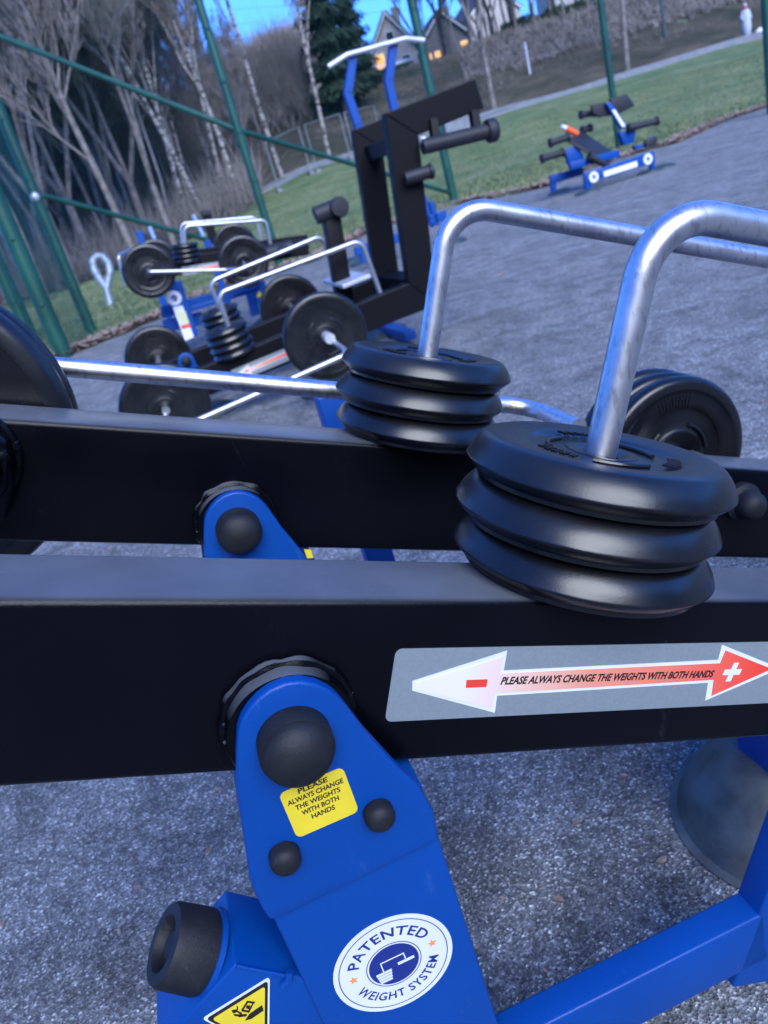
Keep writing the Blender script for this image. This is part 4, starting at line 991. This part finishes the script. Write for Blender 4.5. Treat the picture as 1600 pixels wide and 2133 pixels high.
# ------------------------------------------------------------------ MIDDLE MACHINE (black uprights)
mid = thing('weight_lever_machine', 'middle machine with tall black twin uprights and a raised black arm', 'exercise machine', fr(.5, 4.2, 0))
def poly_on(pxs, b, dep, name, mt=M_BLACKF, bev=.005, parent=mid, shift=Vector((0, 0, 0)), smooth=False):
    bm = NB(); prism(bm, [pw(x, y, b) + shift for x, y in pxs], B * dep, bev, 2); return obj(name, bm, mt, parent, smooth)
b_n = 3.97
beam_px = [(330, 803), (852, 590), (912, 634), (330, 866)]
d2 = (pw(852, 590, b_n) - pw(421, 766, b_n)).normalized(); n2 = -Vector(d2.cross(B)); n2 = n2 if n2.z > 0 else -n2
post_px = [(852, 590), (802, 236), (872, 281), (912, 634)]
arm_px = [(802, 236), (990, 163), (1009, 225), (872, 281)]
for sh, nm in ((Vector((0, 0, 0)), 'near'), (B * .63, 'far')):
    lb = poly_on(beam_px, b_n, .085, 'lever_beam', shift=sh)
    poly_on(post_px, b_n, .075, 'upright', shift=sh); poly_on(arm_px, b_n, .085, 'top_arm', shift=sh)
    if nm == 'near': nb_ = lb
o_ = pw(560, 711, b_n); 
# arrow sticker on the near beam
s0 = pw(480, 772, b_n); arrow_label(nb_, s0 - d2 * ARROW['plate'][0] - n2 * (ARROW['plate'][3] + .0), d2, n2, -B, text=False)
bm = NB(); p = pw(745, 590, 4.02); boxf(bm, p - d2 * .08, d2 * .16, B * .5, n2 * .02, .004); obj('cross_plate', bm, M_WHST, mid)
bm = NB(); p = pw(802, 236, b_n) - n2 * .10 + d2 * .03; boxf(bm, p + B * .085, d2 * .08, B * .545, n2 * -.08, .004); obj('cross_beam', bm, M_BLACKF, mid)
bm = NB(); p = pw(858, 600, b_n) ; boxf(bm, p + B * .085 - n2 * .02, d2 * .10, B * .545, n2 * .06, .004); obj('cross_beam', bm, M_BLACKF, mid)
# T horn
bm = NB(); tb_ = pw(708, 612, 4.25); tt_ = pw(688, 446, 4.25); bar(bm, tb_ - n2 * .1, tt_, .09, .09, B, .006); horn = obj('horn_post', bm, M_BLACKF, mid, True)
bm = NB(); tube(bm, [tt_ - d2 * .085 + n2 * .02 - B * .03, tt_ + d2 * .075 + n2 * .02 - B * .03], .045, 24); lathe(bm, [(0, 0), (.05, 0), (.052, .02), (.045, .04), (0, .045)], tt_ + n2 * .02 - B * .06 + d2 * .04, -B, 24); obj('horn_pad', bm, M_PAD, mid, True)
# rollers under the arm
r1 = pw(880, 306, 3.92); r2 = pw(1018, 273, 3.92)
bm = NB(); tube(bm, [r1, r2], .036, 24); obj('roller', bm, M_PAD, mid, True)
bm = NB(); dr = (r2 - r1).normalized(); lathe(bm, [(0, 0), (.05, 0), (.056, .01), (.056, .04), (.05, .05), (0, .05)], r2 - dr * .01, dr, 28); obj('roller_end', bm, M_PAD, mid, True)
for px in (905, 990):
    bm = NB(); p = pw(px, 262 - (px - 905) * .2, 3.97); q = pw(px + 3, 296 - (px - 905) * .25, 3.95); bar(bm, p + n2 * .03, q, .05, .04, B, .003); obj('roller_bracket', bm, M_BLACKF, mid)
bm = NB(); p = pw(882, 292, 3.93); bmesh.ops.create_uvsphere(bm, u_segments=16, v_segments=10, radius=.02, matrix=Matrix.Translation(p)); obj('bolt_head', bm, M_WHST, mid, True)
bm = NB(); p = pw(845, 372, 3.93); tube(bm, [p, p + A * .12 - B * .02], .032, 20); lathe(bm, [(0, 0), (.036, 0), (.038, .012), (.030, .02), (0, .022)], p + A * .12 - B * .02, A, 20); obj('stop_knob', bm, M_PAD, mid, True)
# plates and rods
def pile(Q, n, d, nn, labels, grp):
    for k in range(n): plate(ME_S, Q + nn * (.0200 + .0387 * k), nn, labels % ('lowest', 'second lowest', 'third', 'fourth')[k] if n < 5 else labels, grp, rot=k * 1.3)
pb = pw(492, 740, 4.01); pile(pb, 4, d2, n2, '%s plate of the pile of four on the middle machine', 'small plates on the middle machine')
pb2 = pw(470, 684, 4.51); pile(pb2, 3, d2, n2, '%s plate of the pile half hidden behind the pile of four', 'small plates on the middle machine')
def rodpx(pxs, b, parent, r_=.0133, fil=.05, nm='handle_rod'):
    bm = NB(); rod(bm, [pw(x, y, b) for x, y in pxs], r_, fil, 16); return obj(nm, bm, M_ZROD, parent, True)
rodpx([(480, 690), (453, 612), (752, 500), (792, 610)], 4.01, mid); rodpx([(462, 650), (436, 588), (672, 490), (706, 600)], 4.51, mid)
cL = pw(345, 850, 3.5); cR = pw(678, 700, 3.55); fL = pw(330, 748, 4.95); fR = pw(606, 640, 4.98)
# sleeve and long rod between the two near wheels
e1 = pw(728, 736, 3.32); e0 = pw(345, 905, 3.30)
bm = NB(); rod(bm, [cR + B * .3, cR - B * .03, e1, e0, fr(cL.dot(A), cL.dot(B), cL.z)], .0133, .04, 16); obj('long_rod', bm, M_ZROD, mid, True)
bm = NB(); tube(bm, [cR - B * .02, cR - B * .10], .024, 20); obj('sleeve', bm, M_WHST, mid, True)
bm = NB(); tube(bm, [cL - B * .06, cL + B * .5], .018, 16); tube(bm, [fL - B * .5, fL + B * .05], .018, 16); tube(bm, [fR - B * .5, fR + B * .05], .018, 16); obj('axle', bm, M_ZROD, mid, True)
plate(ME_L, cL, -B, 'big plate lowest in the view of the middle machine, under the long rod', 'big plates of the middle machine')
plate(ME_L, cR, -B, 'big plate with a silver rod end, in front of the middle machine', 'big plates of the middle machine')
plate(ME_L, fL, -B, 'big plate behind the left end of the middle machine beams', 'big plates of the middle machine')
plate(ME_L, fR, -B, 'big plate between the white handle bars of the middle machine', 'big plates of the middle machine')
# pivot and base of the middle machine
for b_, px, py in ((4.44, 388, 752),):
    p = pw(px, py, b_); bm = NB(); a0 = p.dot(A); z0 = p.z
    pts = [fr(a0 + a, b_, z0 + z) for a, z in [(.045 * math.cos(t), .045 * math.sin(t)) for t in [R(k * 15) for k in range(-1, 13)]] + [(-.07, -.18), (.08, -.18)]]
    prism(bm, pts, B * .012, .003, 2); obj('pivot_bracket', bm, M_BLUE, mid, True)
    bm = NB(); lathe(bm, [(.027, 0), (.027, .02), (.018, .03), (0, .033)], p, -B, 20); obj('pivot_cap', bm, M_CAP, mid, True)
for b_ in (4.00, 4.50):
    bm = NB(); p = pw(388, 800, 4.44); boxf(bm, fr(p.dot(A) - .06, b_, .0), A * .12, B * .05, U * .16, .004); obj('column', bm, M_BLUE, mid, True)
for a_, b_ in ((1.22, 4.9), (.0, 4.3), (.62, 3.95)):
    bm = NB(); lathe(bm, [(0, .05), (.10, .045), (.15, .02), (.155, 0), (0, 0)], fr(a_, b_, .001), U, 32); obj('foot_pad', bm, M_GALVD, mid, True)
bm = NB(); boxf(bm, fr(1.19, 4.32, .03), A * .07, B * .62, U * .05, .004); obj('base_bar', bm, M_BLUE, mid, True)

# ------------------------------------------------------------------ FAR LEFT MACHINE
far_m = thing('weight_lever_machine', 'far machine with a blue frame, big plates at both ends and parallel white handles', 'exercise machine', fr(.3, 7.0, 0))
bb = 6.78
poly_on([(345, 540), (640, 497), (645, 531), (345, 578)], bb, .085, 'lever_beam', parent=far_m); poly_on([(345, 528), (640, 488), (645, 517), (345, 560)], bb + .45, .085, 'lever_beam', parent=far_m)
d3 = (pw(640, 497, bb) - pw(345, 540, bb)).normalized(); n3 = -Vector(d3.cross(B)); n3 = n3 if n3.z > 0 else -n3
s0 = pw(377, 553, bb - .01); bm = NB(); kk = 1.0
arrow_label(far_m.children[0], s0 - d3 * ARROW['plate'][0] - n3 * (ARROW['plate'][3] + .012), d3, n3, -B, text=False)
pb = pw(392, 548, bb + .04); pile(pb, 4, d3, n3, '%s plate of the small pile on the far machine', 'small plates on the far machine')
rodpx([(386, 520), (384, 471), (554, 458), (566, 522)], bb + .04, far_m); rodpx([(380, 515), (377, 466), (534, 452), (548, 515)], bb + .49, far_m)
w1 = pw(310, 565, 6.40); w2 = pw(508, 545, 6.45); w3 = pw(326, 546, 7.6); w4 = pw(490, 512, 7.7)
for c, lb in ((w1, 'far machine left wheel plate with the white rod at its hub'), (w2, 'big plate at the right end of the far machine, nearer one'), (w3, 'big plate peeping out behind the left wheel of the far machine'), (w4, 'big plate peeping out behind the right wheel of the far machine')):
    plate(ME_L, c, -B, lb, 'big plates of the far machine')
bm = NB(); rod(bm, [w1 + B * .3, w1 - B * .05, w1 - B * .11, pw(470, 562, 6.28), w2 - B * .1 + U * -.05, w2 + B * .1], .0133, .02, 12); obj('long_rod', bm, M_ZROD, far_m, True)
bm = NB(); rod(bm, [pw(262, 594, 6.9), pw(246, 532, 6.9), pw(300, 508, 7.3)], .0133, .04, 12); obj('rear_rod', bm, M_ZROD, far_m, True)
bm = NB(); tube(bm, [w3 - B * .8, w3], .018, 12); tube(bm, [w4 - B * .8, w4], .018, 12); obj('axle', bm, M_ZROD, far_m, True)
lc_ = poly_on([(346, 585), (378, 585), (414, 700), (386, 712)], 6.62, .08, 'column', mt=M_BLUE, parent=far_m)
p = pw(363, 621, 6.62); patent_label(lc_, p, A, U, -B, .058, text=False)
bm = NB(); prism(bm, [pw(x, y, 6.612) for x, y in ((360, 640), (380, 636), (404, 702), (386, 710))], B * .004); st = obj('info_sticker', bm, M_WHITE, lc_)
bm = NB(); prism(bm, [pw(x, y, 6.606) for x, y in ((369, 652), (386, 648), (394, 672), (377, 677))], B * .003); obj('yellow_field', bm, mat('pale yellow print', (.65, .66, .40), .5), st)
bm = NB(); prism(bm, [pw(x, y, 6.605) for x, y in ((377, 679), (396, 674), (398, 680), (379, 685))], B * .003); obj('red_band', bm, M_RED, st)
for pl, dep in (([(335, 638), (520, 590), (522, 612), (337, 664)], 6.9), ([(338, 668), (420, 650), (424, 676), (342, 694)], 6.8), ([(395, 640), (540, 596), (541, 606), (397, 650)], 6.7)):
    poly_on(pl, dep, .07, 'base_bar', mt=M_BLUE, parent=far_m)
poly_on([(502, 560), (530, 560), (552, 650), (524, 660)], 6.9, .08, 'column', mt=M_BLUE, parent=far_m)
poly_on([(532, 590), (552, 585), (560, 640), (540, 650)], 6.7, .06, 'leg', mt=M_BLUE, parent=far_m)
bm = NB(); prism(bm, [pw(x, y, 6.69) for x, y in ((534, 620), (548, 616), (539, 605))], B * .004); obj('warning_sticker', bm, M_YEL, far_m)
for a_, b_, in ((-.12, 7.0), (.78, 7.1)):
    bm = NB(); lathe(bm, [(0, .05), (.10, .045), (.15, .02), (.155, 0), (0, 0)], fr(a_, b_, .001), U, 32); obj('foot_pad', bm, M_GALVD, far_m, True)
bm = NB(); p = pw(575, 522, 6.7); tube(bm, [p - A * .08, p + A * .14], .05, 20); tube(bm, [p + A * .05 - B * .1, p + A * .05 + B * .4], .04, 16); obj('end_roller', bm, M_PAD, far_m, True)

# ------------------------------------------------------------------ REAR MACHINE behind it
bk = thing('press_machine', 'rearmost machine with a dark post and slanting light blue bars', 'exercise machine', gp(470, 590))
bz = 9.0
poly_on([(419, 438), (436, 436), (456, 505), (438, 510)], bz, .1, 'post', mt=M_BLACKF, parent=bk)
poly_on([(417, 440), (438, 436), (440, 446), (420, 450)], bz - .02, .14, 'post_head', mt=M_PAD, parent=bk)
for a_, b_ in (((402, 447), (424, 492)), ((494, 462), (520, 514)), ((311, 472), (328, 512))):
    bm = NB(); tube(bm, [pw(*a_, bz - .2), pw(*b_, bz - .2)], .022, 12); obj('slanting_bar', bm, mat('light blue tube', (.30, .42, .62), .4, metal=.3), bk, True)
poly_on([(282, 482), (296, 480), (306, 515), (292, 520)], bz, .1, 'post', mt=M_BLUE, parent=bk)
poly_on([(300, 486), (345, 478), (350, 500), (304, 510)], bz + .1, .08, 'seat_pad', mt=M_PAD, parent=bk)
g0 = gp(470, 590, 0)
for px, py in ((430, 500), (298, 515), (515, 505)): bm = NB(); p = pw(px, py, bz); bar(bm, p, Vector((p.x, p.y, .0)), .07, .07, B, .005); obj('leg', bm, M_BLUE, bk)
bm = NB(); bar(bm, pw(298, 560, bz + .05), pw(520, 500, bz + .05), .07, .07, B, .005); obj('base_bar', bm, M_BLUE, bk)

# ------------------------------------------------------------------ LAT PULL FRAME behind the uprights
gl = gp(760, 552); lat = thing('pull_up_frame', 'blue frame with two bent posts and a pale grey bent top bar', 'pull up frame', gl)
lb_ = 9.1
for pts, db in (([(735, 118), (724, 196), (746, 262), (790, 420), (806, 500)], .0), ([(819, 94), (809, 170), (824, 240), (868, 390), (905, 470)], 0.0)):
    W3 = [pw(x, y, lb_ + db) for x, y in pts]
    bm = NB()
    for i in range(len(W3) - 1):
        bar(bm, W3[i] + (W3[i] - W3[i + 1]).normalized() * .02, W3[i + 1], .09, .085, B, .004)
    obj('bent_post', bm, M_BLUE, lat)
bm = NB(); tube(bm, fillet([pw(x, y, lb_ - .08) for x, y in ((684, 139), (723, 114), (845, 80), (884, 84))], .12, 5), .026, 14); obj('top_bar', bm, M_WHST, lat, True)
for pl in ([(740, 515), (855, 478), (857, 496), (742, 534)], [(895, 448), (930, 438), (932, 458), (898, 468)], [(750, 520), (768, 516), (772, 545), (754, 550)], [(895, 420), (903, 418), (918, 468), (908, 470)]):
    poly_on(pl, lb_ - .4, .08, 'base_bar', mt=M_BLUE, parent=lat)
for px, py in ((757, 549), (942, 508), (735, 545)):
    bm = NB(); lathe(bm, [(0, .05), (.12, .045), (.17, .02), (.175, 0), (0, 0)], gp(px, py) + U * .001, U, 32); obj('foot_pad', bm, M_GALVD, lat, True)

# ------------------------------------------------------------------ BLUE BENCH MACHINE at the right
gb = gp(1290, 385); bn = thing('ab_bench_machine', 'low blue bench machine with dark pads standing alone on the asphalt at the right', 'exercise machine', gb)
def c3(x, y): return (1050 + x * .34375, y * .34375)
yb = 10.2; zc = {}
def B3(pts, b, dep, name, mt, bev=.006, label=None):
    bm = NB(); prism(bm, [pw(*c3(x, y), b) for x, y in pts], B * dep, bev, 2); o = obj(name, bm, mt, bn, True)
    if label: o['label'] = label
    return o
side = B3([(490, 1050), (912, 915), (918, 985), (495, 1112)], 9.55, .06, 'side_beam', M_BLUE)
B3([(280, 1062), (480, 1012), (484, 1060), (290, 1112)], 10.15, .06, 'side_beam', M_BLUE)
for pts, b in (([(490, 1060), (528, 1050), (530, 1150), (502, 1158)], 9.56), ([(884, 940), (912, 930), (916, 1025), (892, 1032)], 9.56), ([(284, 1075), (318, 1065), (318, 1155), (290, 1160)], 10.16)):
    B3(pts, b, .055, 'leg', M_BLUE)
B3([(400, 985), (700, 905), (705, 950), (410, 1030)], 9.85, .07, 'centre_beam', M_BLUE)
for cx, cy, b in ((545, 1072, 9.548), (873, 963, 9.548)):
    patent_label(side, pw(*c3(cx, cy), b), A, U, -B, .066, text=False)
bm = NB(); prism(bm, [pw(*c3(x, y), 9.545) for x, y in ((603, 1040), (805, 975), (810, 1008), (608, 1072))], B * .003); obj('long_sticker', bm, M_WHITE, side)
for cx, cy in ((335, 1165), (505, 1168), (880, 1045), (965, 1015)):
    bm = NB(); lathe(bm, [(0, .04), (.11, .035), (.16, .015), (.165, 0), (0, 0)], gp(*c3(cx, cy)) + U * .001, U, 32); obj('foot_pad', bm, M_GALVD, bn, True)
# sloping seat pad
pd = [pw(*c3(385, 845), 9.95), pw(*c3(470, 788), 10.25), pw(*c3(655, 915), 10.25), pw(*c3(580, 948), 9.85)]
bm = NB(); prism(bm, pd, -U * .05, .012, 2); obj('seat_pad', bm, M_PAD, bn, True)
# T shaped back pads and bright blue spine
B3([(528, 635), (620, 615), (652, 700), (580, 710), (545, 690)], 10.05, .05, 'back_pad', M_PAD, .01)
B3([(640, 600), (748, 568), (795, 640), (690, 695)], 10.05, .05, 'back_pad', M_PAD, .01)
sp_ = B3([(622, 625), (650, 618), (748, 770), (712, 782)], 9.98, .06, 'spine', M_BLUE)
bm = NB(); prism(bm, [pw(*c3(x, y), 9.974) for x, y in ((655, 668), (672, 662), (738, 765), (718, 770))], B * .003); obj('sticker', bm, M_WHITE, sp_)
B3([(700, 800), (800, 780), (790, 860), (730, 880)], 9.95, .1, 'bracket', M_BLUE)
B3([(800, 905), (900, 885), (925, 830), (905, 825), (865, 870), (790, 880)], 9.9, .08, 'rear_bracket', M_BLUE)
B3([(860, 850), (930, 825), (925, 880), (860, 890)], 9.85, .06, 'foot_plate', M_PAD)
B3([(370, 905), (450, 880), (490, 960), (430, 1010), (395, 990)], 9.95, .08, 'front_bracket', M_BLUE)
for p, q, b in (((285, 865), (385, 832), 9.9), ((235, 960), (355, 925), 9.9), ((480, 790), (520, 775), 10.3), ((760, 775), (925, 735), 9.9), ((470, 695), (545, 683), 10.2), ((520, 950), (620, 1000), 9.8)):
    bm = NB(); P_ = pw(*c3(*p), b); Q_ = pw(*c3(*q), b); dd = (Q_ - P_).normalized()
    tube(bm, [P_, Q_], .042, 16); tube(bm, [P_ - dd * .02, P_ + dd * .01], .058, 16); tube(bm, [Q_ - dd * .01, Q_ + dd * .02], .055, 16); obj('roller', bm, M_PAD, bn, True)
tag(None, None) if False else None
# orange bottle left on the pad
bt = pw(*c3(398, 788), 10.1); bm = NB(); ax = (pw(*c3(430, 805), 10.1) - pw(*c3(362, 770), 10.1)).normalized()
bt = pw(*c3(362, 770), 10.1)
bo = thing('drinking_bottle', 'small orange bottle with a white cap lying on the bench pad', 'bottle', bt)
bm = NB(); lathe(bm, fine([(0, .03), (.03, .03), (.036, .05), (.036, .20), (.03, .22), (0, .22)], 2), bt, ax, 20); obj('bottle_body', bm, M_ORAL, bo, True)
bm = NB(); lathe(bm, [(0, -.03), (.022, -.03), (.024, .0), (.03, .03), (0, .03)], bt, ax, 20); obj('bottle_cap', bm, M_WHITE, bo, True)
